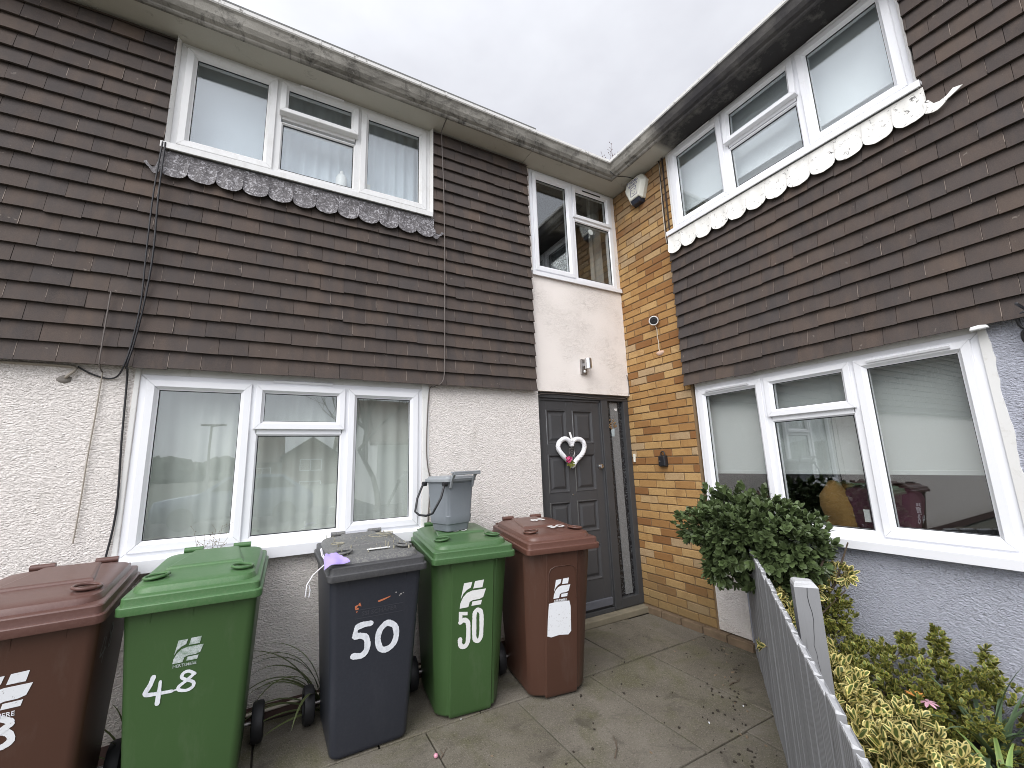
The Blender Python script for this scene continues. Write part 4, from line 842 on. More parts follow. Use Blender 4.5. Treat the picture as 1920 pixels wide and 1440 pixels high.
mb = MB(); rg = random.Random(6); mb.loft([[TB(.468 + cos(a) * r_ * (1.5 + .3 * sin(3*a)), n, 2.535 + sin(a) * r_ * .8) for a in [2*pi*j/12 for j in range(12)]] for r_, n in ((.036, -.006), (.030, .010), (.014, .016))], True, True); tag(mb.build('putty_patch', simple('pinkish filler', (.58, .40, .30), .9, .2, 40, .5, 90), smooth=60), 'smear of pinkish filler where the white lead enters the brick', 'filler')
ks = thing('key_safe', 'small black key safe on the brick wall beside the door', 'key safe', TB(.390, 0, 1.485)); Tk = off(TB, ks)
mb = MB(); mb.loft([[Tk(u, .002, z) for u, z in ((.352, 1.530), (.428, 1.530), (.432, 1.425), (.350, 1.425))], [Tk(u, .030, z) for u, z in ((.350, 1.532), (.430, 1.532), (.434, 1.422), (.348, 1.422))], [Tk(u, .052, z) for u, z in ((.356, 1.522), (.424, 1.522), (.430, 1.432), (.352, 1.432))]]); mb.build('body', MAT['black'], ks, bevel=.006)
mb = MB(); mb.tube([Tk(.368, .02, 1.528), Tk(.368, .022, 1.552), Tk(.378, .022, 1.566), Tk(.402, .022, 1.566), Tk(.412, .022, 1.552), Tk(.412, .02, 1.528)], .006, 8); mb.build('shackle', MAT['black'], ks, smooth=60)
mb = MB(); disc(mb, Tk, .372, .052, 1.475, .008, 10, .004); mb.build('dial', MAT['steel'], ks)
db = thing('doorbell', 'small ivory doorbell push on the edge of the door frame', 'doorbell', (-.012, -.005, 1.515)); 
mb = MB(); mb.box(-.013, .011, -.010, .008, -.043, .043); mb.build('body', MAT['ivory'], db, bevel=.004); mb = MB(); mb.loft([[(cos(a) * r_ * .7 - .001, -.010 - n, -.012 + sin(a) * r_) for a in [2*pi*j/12 for j in range(12)]] for r_, n in ((.011, 0), (.011, .003), (.008, .004))], False, True); mb.build('button', MAT['cablew'], db)
wl = thing('wall_lamp', 'brushed steel cylinder wall lamp on the cream panel above the door', 'lamp', TA(-.60, 0, 2.44)); Tw = off(TA, wl)
mb = MB(); mb.box(-.652, -.582, .001, .024, 2.362, 2.520, Tw); mb.build('back_plate', MAT['steel'], wl, bevel=.004)
mb = MB(); mb.loft([[Tw(-.604 + cos(a) * r_, .075 + sin(a) * r_, z) for a in [2*pi*j/28 for j in range(28)]] for r_, z in ((.030, 2.412), (.036, 2.414), (.036, 2.512), (.033, 2.517), (.030, 2.513))], True, True); mb.box(-.620, -.588, .02, .05, 2.45, 2.48, Tw); mb.build('lamp_shade', MAT['chrome'], wl, smooth=40)
mb = MB(); mb.loft([[Tw(-.612 + cos(a) * r_, .024 + n, 2.392 + sin(a) * r_) for a in [2*pi*j/14 for j in range(14)]] for r_, n in ((.015, 0), (.014, .008), (.008, .014))], False, True); mb.build('sensor', MAT['white'], wl, smooth=50)
# heart wreath
hw = thing('heart_wreath', 'white wicker heart wreath with pink flowers hanging on the charcoal door', 'wreath', TA(-.79, -.061, 1.62)); Th = off(TA, hw)
def heart(t):
    x = 16 * sin(t) ** 3; y = 13 * cos(t) - 5 * cos(2*t) - 2 * cos(3*t) - cos(4*t); return x / 16 * .158, max(y, -15.6) / 16 * .150 + .012
rg = random.Random(12)
for k in range(7):
    mb = MB(); ph = 2*pi*k/7; pts = []; n_ = 96; q = .0155 + .002 * sin(k)
    for j in range(n_):
        t = 2*pi*j/n_; x, y = heart(t); x2, y2 = heart(t + .03); d = Vector((x2 - x, y2 - y)).normalized() if (x2 - x, y2 - y) != (0, 0) else Vector((1, 0)); nn = Vector((-d.y, d.x)); a = ph + t * 9.0
        pts.append(Th(-.79 + x + nn.x * cos(a) * q, -.035 + sin(a) * q, 1.595 + y + nn.y * cos(a) * q))
    mb.tube(pts, .0085, 6, closed=True); mb.build('wicker_strand', MAT['wicker'], hw, smooth=60)
mb = MB(); mb.loft([[Th(u, n, z) for u, n, z in ((-.800, -.050, 1.69), (-.783, -.050, 1.69), (-.780, -.044, 1.69), (-.803, -.044, 1.69))], [Th(u, n, z) for u, n, z in ((-.806, -.014, 1.70), (-.782, -.014, 1.70), (-.782, -.009, 1.70), (-.806, -.009, 1.70))], [Th(u, n, z) for u, n, z in ((-.806, -.048, 1.785), (-.786, -.048, 1.785), (-.786, -.042, 1.785), (-.806, -.042, 1.785))]]); mb.build('hanger', MAT['white'], hw, bevel=.002)
mb = MB(); mb.tube([Th(-.79, -.03, 1.67), Th(-.79, -.032, 1.63)], .0018, 5)
mb.tube([Th(-.79 + x, -.034, 1.585 + z) for x, z in ((-.032, .044), (.030, .044), (.034, .010), (.020, -.028), (0, -.044), (-.020, -.028), (-.034, .010))], .0028, 6, closed=True); mb.tube([Th(-.79 + cos(a) * .013, -.034, 1.595 + sin(a) * .013) for a in [2*pi*j/12 for j in range(12)]], .0022, 5, closed=True); mb.tube([Th(-.79, -.033, 1.54), Th(-.788, -.032, 1.50)], .0016, 5); mb.build('shield_charm', MAT['steel'], hw, smooth=60)
def leaf_into(mb, P, d, up, l_, w, rnd, fold=.18, curl=.12, k=None):
    d = d.normalized(); s = d.cross(up)
    s = s.normalized() if s.length > 1e-4 else d.orthogonal().normalized(); nn = s.cross(d); b = len(mb.v)
    pts = [(0, 0, 0), (-.36, .22, fold * .36), (-.5, .50, fold * .5), (-.36, .80, fold * .36 - curl * .5), (0, 1, -curl), (.36, .80, fold * .36 - curl * .5), (.5, .50, fold * .5), (.36, .22, fold * .36), (0, .24, 0), (0, .52, -curl * .12), (0, .80, -curl * .5)]
    for x, y, z in pts: q = P + s * (x * w) + d * (y * l_) + nn * (z * w); mb.v.append((q.x, q.y, q.z))
    mb.p.extend([1] * 8 + [0] * 3)
    for f in ((0,8,1), (0,7,8), (1,8,9,2), (8,7,6,9), (2,9,10,3), (9,6,5,10), (3,10,4), (10,5,4)): mb.face([b+i for i in f], rnd)
mb = MB(); mb.p = []; rg = random.Random(5)
for cx, cz, n_ in ((-.866, 1.512, 16), (-.845, 1.53, 10), (-.880, 1.535, 10)):
    for k in range(n_):
        a = rg.uniform(0, 6.28); e = rg.uniform(-.2, .9); leaf_into(mb, Vector(Th(cx, .0 + rg.uniform(-.01, .01), cz)), Vector((cos(a), -.35 - e, sin(a))), Vector((0, -1, 0)), rg.uniform(.020, .034), .020, rg.random())
mb.build('flower', MAT['pink'], hw, recalc=False)
mb = MB(); mb.p = []
for k in range(26):
    a = rg.uniform(0, 6.28); leaf_into(mb, Vector(Th(-.838 + rg.gauss(0, .020), -.01, 1.482 + rg.gauss(0, .015))), Vector((cos(a), -.4, sin(a))), Vector((0, -1, 0)), rg.uniform(.025, .04), .016, rg.random())
mb.build('leaf_spray', MAT['leafyg'], hw, recalc=False)
# cables
def cable(pts, r_, mat, label, T=None, sub=4, cat='cable', group=None):
    V = [Vector(T(*p) if T else p) for p in pts]; P = []; n0 = len(V)
    for i in range(n0 - 1):
        p0, p1, p2, p3 = V[max(i-1, 0)], V[i], V[i+1], V[min(i+2, n0-1)]
        for j in range(sub): t = j / sub; P.append(.5 * ((2*p1) + (p2-p0)*t + (2*p0-5*p1+4*p2-p3)*t*t + (3*p1-p0-3*p2+p3)*t**3))
    P.append(V[-1]); mb = MB(); mb.tube(P, r_, 7); return tag(mb.build('cable', mat, smooth=60), label, cat, group)
cable([(-4.058, .105, 3.66), (-4.060, .10, 3.30), (-4.052, .085, 2.87), (-4.064, .085, 2.55), (-4.085, .085, 2.30), (-4.106, .082, 2.15), (-4.112, .02, 2.11), (-4.100, .012, 1.71), (-4.083, .012, 1.32), (-4.106, .012, 1.03), (-4.13, .012, .80)], .0055, MAT['cable'], 'thick black cable running down from the window sill behind the bins', TA)
cable([(-4.072, .105, 3.66), (-4.085, .10, 3.30), (-4.085, .085, 2.87), (-4.078, .09, 2.55), (-4.095, .088, 2.30), (-4.118, .084, 2.15), (-4.16, .02, 2.095), (-4.21, .012, 2.085), (-4.28, .012, 2.11), (-4.335, .012, 2.145)], .0048, MAT['cable'], 'black cable twisted beside the thick one and looping to the wall', TA)
cable([(-4.65, .010, 2.150), (-4.45, .012, 2.148), (-4.355, .014, 2.142), (-4.345, .02, 2.12), (-4.372, .02, 2.085), (-4.39, -.02, 2.075)], .008, MAT['cablep'], 'thick grey cable under the tiles entering the cream render', TA)
mb = MB(); mb.loft([[TA(-4.388 + cos(a) * r_ * (1 + .2 * sin(2.3*a)), n, 2.070 + sin(a) * r_ * .8) for a in [2*pi*j/12 for j in range(12)]] for r_, n in ((.034, -.005), (.026, .006), (.012, .009))], False, True); tag(mb.build('putty_patch', simple('grey filler', (.22, .20, .18), .9, .3, 40, .5, 90), smooth=60), 'grey filler ring where the thick grey cable enters the render', 'filler')
cable([(-4.222, .082, 2.60), (-4.226, .084, 2.30), (-4.226, .084, 2.16), (-4.226, .02, 2.12)], .004, MAT['cableb'], 'thin dusty brown cord on the hanging tiles left of the black cables', TA)
cable([(-4.226, .014, 2.12), (-4.231, .012, 1.87), (-4.238, .012, 1.62), (-4.240, .012, 1.40), (-4.243, .012, 1.25), (-4.246, .014, 1.16)], .0036, MAT['cablep'], 'thin grimy cord hanging down the cream render beside the black cable', TA)
cable([(-2.150, .26, 4.535), (-2.148, .12, 4.52), (-2.146, .088, 4.45), (-2.128, .086, 3.90), (-2.122, .086, 3.29), (-2.125, .086, 2.80), (-2.128, .086, 2.30), (-2.150, .084, 2.175), (-2.20, .03, 2.145), (-2.236, .012, 2.10), (-2.256, .012, 1.69), (-2.245, .012, 1.50), (-2.222, .012, 1.38), (-2.24, .012, 1.15), (-2.25, .012, .95)], .0045, MAT['cableb'], 'thin brown cable down the hanging tiles to the ground floor window edge', TA)
cable([(.628, .03, 4.535), (.648, .014, 4.575 - .04), (.690, .014, 4.515), (.700, .012, 4.45), (.690, .012, 4.20), (.684, .012, 3.84), (.692, .012, 3.62), (.72, .012, 3.58)], .0040, MAT['cablew'], 'cream cable running down the brick beside the wing window', TB)
cable([(-1.170, .004, 2.13), (-1.10, -.02, 2.150), (-.9, -.025, 2.157), (-.72, -.028, 2.149), (-.55, -.028, 2.138), (-.40, -.028, 2.136), (-.22, -.025, 2.146), (-.05, -.02, 2.15), (-.012, .003, 2.20), (-.010, .006, 2.32), (-.022, .006, 2.40)], .0042, MAT['cableb'], 'thin wire stapled along the head of the door frame', TA)
cable([(.24, .30, 4.66), (.30, .312, 4.59), (.33, .26, 4.523), (.37, .12, 4.527), (.385, .02, 4.52)], .0035, MAT['cable'], 'thin black wire looped over the gutter above the alarm box', TB)
cable([(-3.52, -.0, .070), (-3.3, .012, .072), (-3.0, .012, .085), (-2.6, .012, .08), (-2.2, .012, .085)], .010, MAT['cablew'], 'cream pipe lying along the foot of the wall behind the bins', TA, cat='pipe')
hb = thing('hanging_bracket', 'black scrolled hanging basket bracket at the right edge on blue grey render', 'bracket', TB(2.80, 0, 2.05)); Tb = off(TB, hb)
mb = MB(); mb.tube([Tb(2.800 + .030 * cos(a), .05 + .012 * sin(a), 2.128 + .042 * sin(a)) for a in [2*pi*j/20 for j in range(20)]], .008, 8, closed=True); mb.tube([Tb(2.800 + .028 * cos(a), .045 + .012 * sin(a), 2.045 + .042 * sin(a)) for a in [2*pi*j/20 for j in range(20)]], .008, 8, closed=True); mb.build('scroll', MAT['black'], hb, smooth=60)
mb = MB(); mb.box(2.805, 2.835, .001, .012, 1.90, 2.20, Tb); mb.tube([Tb(2.82, .01, 2.16), Tb(2.82, .30, 2.17)], .007, 8); mb.build('back_plate', MAT['black'], hb, bevel=.002)

# ------------------------------------------------------------------ behind the glass
def curtain(T, u0, u1, z0, z1, n, mat, label, amp=.018, per=.075, cat='curtain', seed=1, name='net_curtain'):
    rs = random.Random(seed); mb = MB(); k = int((u1 - u0) / .012); ph = 0; A, Bk, = [], []
    top, bot = [], []
    for i in range(k + 1):
        u = u0 + (u1 - u0) * i / k; ph += .012 / per * 2 * pi * rs.uniform(.6, 1.4); a = amp * sin(ph); a2 = amp * 1.2 * sin(ph + .5 * sin(u * 7))
        top.append((u, n + a * .7, z1)); bot.append((u, n + a2, z0))
    for d in (0, -.003):
        for row_, in ((top,), (bot,)): mb.v += [T(u, n_ + d, z) for u, n_, z in row_]
    K = k + 1
    for i in range(k):
        mb.face((i, i+1, K+i+1, K+i)); mb.face((2*K+i, 3*K+i, 3*K+i+1, 2*K+i+1)); mb.face((i, 2*K+i, 2*K+i+1, i+1)); mb.face((K+i, K+i+1, 3*K+i+1, 3*K+i))
    mb.face((0, K, 3*K, 2*K)); mb.face((k, 2*K+k, 3*K+k, K+k)); return tag(mb.build(name, mat, smooth=60), label, cat)
curtain(TA, -4.2, -2.15, .85, 2.25, -.20, MAT['net'], 'pale pleated net curtain behind the ground floor window of the cream house', .010, .10)
curtain(TA, -3.44, -2.12, 3.5, 4.62, -.17, MAT['blinda'], 'white pleated net curtain behind the upper window above the bins', .014, .09, seed=4)
mb = MB(); mb.box(-4.2, -3.46, -.165, -.160, 3.5, 4.62, TA); tag(mb.build('roller_blind', MAT['blinda']), 'plain white blind in the left light of the upper window above the bins', 'blind')
curtain(TA, -.23, -.06, 2.95, 4.75, -.22, MAT['darkcurtain'], 'grey brown curtain at the right of the narrow window above the door', .03, .12, seed=7, name='curtain')
def blind(T, u0, u1, z0, z1, n, mat, label):
    t = thing('roller_blind', label, 'blind', T((u0 + u1) / 2, n, z0)); Tq = off(T, t); mb = MB(); mb.box(u0, u1, n - .0015, n, z0, z1, Tq); mb.build('fabric', mat, t)
    mb = MB(); mb.box(u0, u1, n - .006, n + .006, z0 - .030, z0, Tq); mb.build('bottom_bar', mat, t, bevel=.003); return t
blind(TB, .70, 2.70, 3.955, 4.70, -.16, MAT['blind'], 'white roller blind half drawn behind the upper window of the wing')
mb = MB(); mb.box(.70, 2.70, -.225, -.222, 3.45, 4.7, TB); tag(mb.build('voile_panel', MAT['net']), 'pale voile hanging behind the half drawn upper blind of the wing', 'curtain')
blind(TB, .70, 2.72, 1.385, 2.25, -.15, MAT['blindgrey'], 'grey roller blind three quarters drawn in the ground floor window of the wing')
mb = MB(); mb.box(.79, 2.63, -.46, -.085, .945, .985, TB); tag(mb.build('window_board', MAT['white'], bevel=.004), 'white inside window board of the wing ground floor window', 'shelf')
def blob(name, T, c, r_, mat, label, cat, seed, lump=.2, z0=None):
    rs = random.Random(seed); mb = MB(); rings = []; P = [rs.uniform(0, 6) for _ in range(6)]
    for i in range(11):
        th = pi * (i + .3) / 10.6; rg2 = []
        for j in range(18):
            a = 2*pi*j/18; k = 1 + lump * (sin(2*a + P[0] + th) * .5 + sin(3*a + P[1] - 2*th) * .35 + sin(5*th + P[2] + a) * .3)
            e = abs(cos(th)) ** .6 * (1 if cos(th) > 0 else -1)
            rg2.append(T(c[0] + cos(a) * sin(th) ** .6 * r_[0] * k, c[1] + sin(a) * sin(th) ** .6 * r_[1] * k, max(c[2] + e * r_[2] * k, z0 if z0 else -9)))
        rings.append(rg2)
    mb.loft(rings); return tag(mb.build(name, mat, smooth=70), label, cat)
blob('cloth_bag', TB, (1.93, -.28, 1.12), (.22, .10, .15), MAT['maroon'], 'maroon cloth bag on the sill inside the wing ground floor window', 'bag', 3, .15, .987)
blob('cloth_bag', TB, (1.70, -.26, 1.13), (.13, .09, .15), MAT['ochre'], 'crumpled ochre cloth bag beside the maroon one inside the window', 'bag', 5, .3, .987)
mb = MB(); mb.box(1.872, 1.905, -.176, -.170, 1.045, 1.125, TB); tag(mb.build('paper_tag', MAT['white']), 'small white paper tag on the maroon bag behind the window', 'tag')
mb = MB(); mb.loft([[TA(-2.955 + cos(a) * r_, -.125 + sin(a) * r_, z) for a in [2*pi*j/16 for j in range(16)]] for r_, z in ((.040, 3.786), (.045, 3.80), (.045, 3.90), (.030, 3.935), (.014, 3.945), (.014, 3.97))]); tag(mb.build('bottle', MAT['white'], smooth=45), 'pale plastic bottle standing inside the middle light of the upper window', 'bottle')
mb = MB(); mb.box(-4.02, -2.27, -.155, -.095, 3.755, 3.785, TA); tag(mb.build('window_board', MAT['white'], bevel=.004), 'narrow white inside board behind the upper window above the bins', 'shelf')
mb = MB(); mb.box(-2.83, -2.72, -.128, -.122, 3.786, 3.92, TA); tag(mb.build('picture_card', MAT['ivory'], bevel=.001), 'small pale card standing inside the right light of the upper window', 'card')
sh = thing('suction_hook', 'clear white suction hook stuck inside the narrow window above the door', 'hook', TA(-.358, -.022, 4.02)); Th2 = off(TA, sh)
mb = MB(); mb.loft([[Th2(-.358 + cos(a) * r_, n, 4.02 + sin(a) * r_) for a in [2*pi*j/16 for j in range(16)]] for r_, n in ((.034, -.024), (.030, -.030), (.012, -.036))], True, True); mb.build('sucker', MAT['white'], sh, smooth=50)
mb = MB(); mb.tube([Th2(-.358, -.036, 4.02), Th2(-.358, -.045, 3.98), Th2(-.362, -.05, 3.958), Th2(-.372, -.052, 3.965)], .005, 6); mb.build('hook', MAT['white'], sh, smooth=60)

# ================================================================== picket fence between path and garden bed
FD = Vector((-1.414, -1.077, 0)).normalized(); FN = Vector((FD.y, -FD.x, 0)) * 1.0      # along the fence; across it
FN = Vector((-.606, .796, 0)); F0 = Vector((-.03, -1.102, 0))
def TFn(s, n, z): p = F0 + FD * s + FN * n; return (p.x, p.y, z)
fe = thing('picket_fence', 'grey stained picket fence running from the wing wall towards the camera', 'fence', tuple(F0)); 
def Tfe(s, n, z): q = Vector(TFn(s, n, z)) - F0; return tuple(q)
rs = random.Random(14); s_ = .03; k = 0; mats_f = [MAT['fence'], MAT['endgrain']]
while s_ < 3.35:
    if abs(s_ - 1.78) < .055: s_ += .062
    wd = .095; mb = MB(); h = .900 + rs.uniform(-.010, .010); th = .021; dn = rs.uniform(-.002, .002); r = rs.random(); a, b = s_, s_ + wd
    # reeded face: shallow grooves along the length
    face = []
    ng = 5
    for i in range(ng):
        u0, u1 = a + wd * i / ng, a + wd * (i + 1) / ng; face += [(u0 + .0022, .0), (u1 - .0022, .0)]
        if i < ng - 1: face += [(u1 - .0006, -.0028), (u1 + .0006, -.0028)]
    prof = [(a, -.002)] + face + [(b, -.002), (b, -th), (a, -th)]
    lean = rs.uniform(-.003, .003)
    lo = [Tfe(u, n + dn, .045) for u, n in prof]; hi = [Tfe(u + lean, n + dn, h - .004) for u, n in prof]
    mb.loft([lo, hi], True, False, r=r)
    # rounded weathered top
    rings = []
    for t, dz in ((0, 0), (.25, .010), (.6, .017), (1.0, .019)):
        rings.append([Tfe(a + lean + (u - a), (n + dn) * (1 - .05 * t) - .001 * t, h - .004 + dz * (1 if n > -.012 else .45)) for u, n in prof])
    top0 = len(mb.f); mb.loft([hi, [Tfe(u + lean + (.004 if u < a + wd * .3 else (-.004 if u > a + wd * .7 else 0)), n * .92 - .0008 + dn, h + (.004 if n > -.012 else -.012)) for u, n in prof]], False, True, r=r)
    for i in range(top0, len(mb.f)): mb.m[i] = 1
    mb.build('picket', mats_f, fe); s_ += wd + .018; k += 1
for z in (.25, .70):
    mb = MB(); mb.box(.0, 3.4, -.058, -.023, z, z + .085, Tfe, r=.5); mb.build('rail', MAT['fence'], fe, bevel=.003)
for s0, h in ((1.785, 1.005), (3.25, 1.0)):
    mb = MB(); a, b, n0, n1 = s0 - .041, s0 + .041, -.144, -.060
    mb.loft([[Tfe(u, n, z) for u, n in ((a, n1), (b, n1), (b, n0), (a, n0))] for z in (0, h - .02)], True, False, r=.8)
    t0 = len(mb.f); mb.loft([[Tfe(u, n, h - .02) for u, n in ((a, n1), (b, n1), (b, n0), (a, n0))], [Tfe(u, n, h - .006) for u, n in ((a + .003, n1 - .003), (b - .003, n1 - .003), (b - .010, n0 + .010), (a + .010, n0 + .010))], [Tfe(u, n, h) for u, n in ((a + .01, n1 - .01), (b - .01, n1 - .01), (b - .02, n0 + .02), (a + .02, n0 + .02))]], False, True, r=.8)
    for i in range(t0, len(mb.f)): mb.m[i] = 1
    post = mb.build('fence_post', mats_f, fe)
    mb = MB(); rg = random.Random(3); u = b + .0004; zc = [h - .02 - .03 * i for i in range(17)]
    pth = [(-.105 + .004 * sin(i * 1.3) + (.008 if 6 < i < 10 else 0) - .0006 * i, z) for i, z in enumerate(zc)]
    cr = []
    for i, (n, z) in enumerate(pth): wv = .0013 * (1 - i / 18); cr.append([Tfe(u - .0010, n - wv, z), Tfe(u - .0010, n + wv, z), Tfe(u + .0003, n + wv, z), Tfe(u + .0003, n - wv, z)])
    mb.loft(cr); mb.build('drying_crack', MAT['gasket'], post)

# ================================================================== plants
def spray(mb, P, out, n, l_, w, rg, shade=None, fold=.2, curl=.15, spread=.75):
    """one twig tip: a rosette of leaves around its direction"""
    out = out.normalized(); s = out.orthogonal().normalized(); q = out.cross(s); a0 = rg.uniform(0, 6.28); rv = shade if shade is not None else rg.random()
    for i in range(n):
        a = a0 + i * 2.4; e = spread * rg.uniform(.6, 1.25) * (.35 + .75 * (i / max(1, n - 1)))
        d = out * cos(e) + (s * cos(a) + q * sin(a)) * sin(e); lf = l_ * rg.uniform(.7, 1.15)
        leaf_into(mb, P - out * (l_ * .55 * i / n) + d * .002, d, out + Vector((0, 0, .4)), lf, w * lf / l_, min(1, max(0, rv + rg.uniform(-.25, .25))), fold, curl)
def lumpy(c, r, P, d):
    k = 1 + .13 * sin(3.1 * d.x + P[0]) * sin(2.7 * d.y + P[1]) + .10 * sin(6.3 * d.z + 4 * d.x + P[2]) + .07 * sin(9 * d.y - 5 * d.x + P[3])
    return Vector((c[0] + d.x * r[0] * k, c[1] + d.y * r[1] * k, c[2] + d.z * r[2] * k))
def foliage(name, mat, par, clumps, l_, w, nl, seed, fold=.2, curl=.15, rng=(.72, 1.03), upb=.35, spread=.75, ok=None):
    rg = random.Random(seed); mb = MB(); mb.p = []
    for (c, r, n) in clumps:
        P = [rg.uniform(0, 6.28) for _ in range(4)]
        for i in range(n):
            z = rg.uniform(-1, 1); a = rg.uniform(0, 2*pi); d = Vector((cos(a) * sqrt(1 - z*z), sin(a) * sqrt(1 - z*z), z)); q = rg.uniform(*rng) if rg.random() < .75 else rg.uniform(.35, .85)
            p = lumpy(c, [x * q for x in r], P, d)
            if ok and not ok(p): continue
            o = (Vector((d.x / r[0], d.y / r[1], d.z / r[2])).normalized() + Vector((rg.gauss(0, .3), rg.gauss(0, .3), upb + rg.gauss(0, .25)))).normalized()
            spray(mb, p, o, nl, l_ * rg.uniform(.75, 1.2), w, rg, None, fold, curl, spread)
    return mb.build(name, mat, par, smooth=180, recalc=False)
def stems(par, base, tips, r0, seed, name='stem', mat='wood'):
    rg = random.Random(seed); mb = MB(); base = Vector(base)
    for t in tips:
        t = Vector(t); m1 = base.lerp(t, .35) + Vector((rg.gauss(0, .02), rg.gauss(0, .02), .03)); m2 = base.lerp(t, .7) + Vector((rg.gauss(0, .03), rg.gauss(0, .03), .03))
        mb.tube([base + Vector((rg.gauss(0, .012), rg.gauss(0, .012), 0)), m1, m2, t], [r0, r0 * .75, r0 * .5, r0 * .25], 6)
    return mb.build(name, MAT[mat], par, smooth=60)
fs = lambda p: (p - F0).dot(FN)         # distance in front of the fence face (patio side)
# clipped dark bush
bp_ = thing('evergreen_bush', 'rounded dark green evergreen bush overhanging the fence end below the wing window', 'bush', (-.34, -1.52, .03))
bl = Vector((-.34, -1.52, .03)); rel = lambda c: (c[0] - bl.x, c[1] - bl.y, c[2] - bl.z)
cl = [((-.52, -1.45, 1.015), (.33, .42, .26), 720), ((-.46, -1.36, .98), (.20, .19, .25), 220), ((-.46, -1.72, .95), (.25, .21, .22), 290), ((-.60, -1.34, .80), (.13, .13, .15), 120), ((-.42, -1.62, .76), (.22, .24, .14), 190)]
foliage('foliage', MAT['leafdark'], bp_, [(rel(c), r, n) for c, r, n in cl], .050, .030, 8, 31, .14, .2)
stems(bp_, (0, 0, 0), [rel((-.42 + .16 * cos(a), -1.55 + .2 * sin(a), 1.0 + .1 * sin(3*a))) for a in [i * .8 for i in range(8)]] + [rel((-.40, -1.93, 1.0)), rel((-.3, -1.96, .98))], .016, 2)
# variegated shrub at the foot of the fence
def gard(p): return True
v1 = thing('variegated_shrub', 'bright cream and yellow edged variegated shrub growing against the fence foot', 'shrub', (-.95, -2.20, .06)); b1 = Vector((-.95, -2.20, .06)); rel1 = lambda c: (c[0] - b1.x, c[1] - b1.y, c[2] - b1.z)
cl = [((-.98, -2.12, .26), (.26, .21, .22), 215), ((-1.16, -2.36, .24), (.25, .20, .20), 200), ((-.80, -2.02, .32), (.20, .18, .20), 150), ((-1.42, -2.56, .22), (.24, .18, .20), 150), ((-.96, -2.38, .18), (.28, .2, .16), 150), ((-.70, -2.22, .2), (.16, .16, .16), 120)]
ok1 = lambda p: fs(Vector(p) + b1) < -.055
foliage('foliage', MAT['leafvar'], v1, [(rel1(c), r, n) for c, r, n in cl], .050, .029, 6, 41, .16, .22, upb=.6, ok=ok1)
stems(v1, (0, 0, 0), [rel1(c) for c, r, n in cl] + [rel1((-.75, -1.95, .38)), rel1((-1.1, -2.2, .36))], .008, 3)
v2 = thing('variegated_shrub', 'yellow green shrub spreading along the blue grey wall behind the cream edged shrub', 'shrub', (-.30, -1.95, .05)); b2 = Vector((-.30, -1.95, .05)); rel2 = lambda c: (c[0] - b2.x, c[1] - b2.y, c[2] - b2.z)
cl = [((-.40, -1.78, .28), (.26, .28, .26), 420), ((-.32, -2.10, .28), (.26, .27, .23), 480), ((-.24, -2.36, .24), (.18, .22, .20), 280), ((-.55, -1.98, .24), (.22, .22, .2), 260), ((-.44, -1.66, .50), (.20, .18, .24), 280), ((-.30, -1.82, .58), (.10, .10, .14), 110), ((-.30, -2.2, .12), (.30, .3, .12), 240),
      ((-.14, -2.235, .45), (.034, .034, .13), 60), ((-.12, -2.405, .38), (.034, .034, .13), 60), ((-.16, -2.10, .44), (.035, .035, .08), 40), ((-.20, -1.75, .52), (.07, .08, .10), 60)]
ok2 = lambda p: fs(Vector(p) + b2) < -.06 and p[0] + b2.x < -.02
foliage('foliage', MAT['leafyg'], v2, [(rel2(c), r, n) for c, r, n in cl], .030, .017, 6, 51, .14, .2, upb=.7, ok=ok2)
stems(v2, (0, 0, 0), [rel2(c) for c, r, n in cl], .007, 4)
cl = [((-.30, -1.89, .79), (.055, .065, .05), 34), ((-.42, -1.74, .72), (.14, .12, .09), 90), ((-.55, -1.72, .50), (.12, .08, .14), 70), ((-.62, -1.66, .66), (.09, .06, .08), 44), ((-.80, -1.765, .60), (.06, .03, .12), 36)]
sp = thing('variegated_sprig', 'yellow variegated sprigs poking out under the dark evergreen bush', 'sprig', (-.40, -1.72, .55)); b3 = Vector((-.40, -1.72, .55)); rel3 = lambda c: (c[0] - b3.x, c[1] - b3.y, c[2] - b3.z)
foliage('foliage', MAT['leafvar'], sp, [(rel3(c), r, n) for c, r, n in cl], .046, .025, 6, 61, .16, .2, ok=lambda p: fs(Vector(p) + b3) < -.075)
stems(sp, (0, 0, -.15), [rel3(c) for c, r, n in cl], .006, 5)
sg = thing('variegated_sprig', 'single yellow sprig growing through a gap in the grey picket fence', 'sprig', TFn(1.055, -.03, .47)); mb = MB(); mb.p = []; rg = random.Random(2)
for k in range(7):
    a = k * 2.4; leaf_into(mb, Vector((0, 0, 0)) + FN * (.035 + .004 * k), FN * .8 + Vector((cos(a) * .8, cos(a + 1) * .5, sin(a) * .9 - .15)), FN + Vector((0, 0, .2)), .052, .026, rg.random(), .22, .2)
mb.build('leaf_spray', MAT['leafvar'], sg, smooth=180, recalc=False)
mb = MB(); mb.tube([tuple(FN * -.03), tuple(FN * .04)], .0025, 6); mb.build('stem', MAT['wood'], sg)
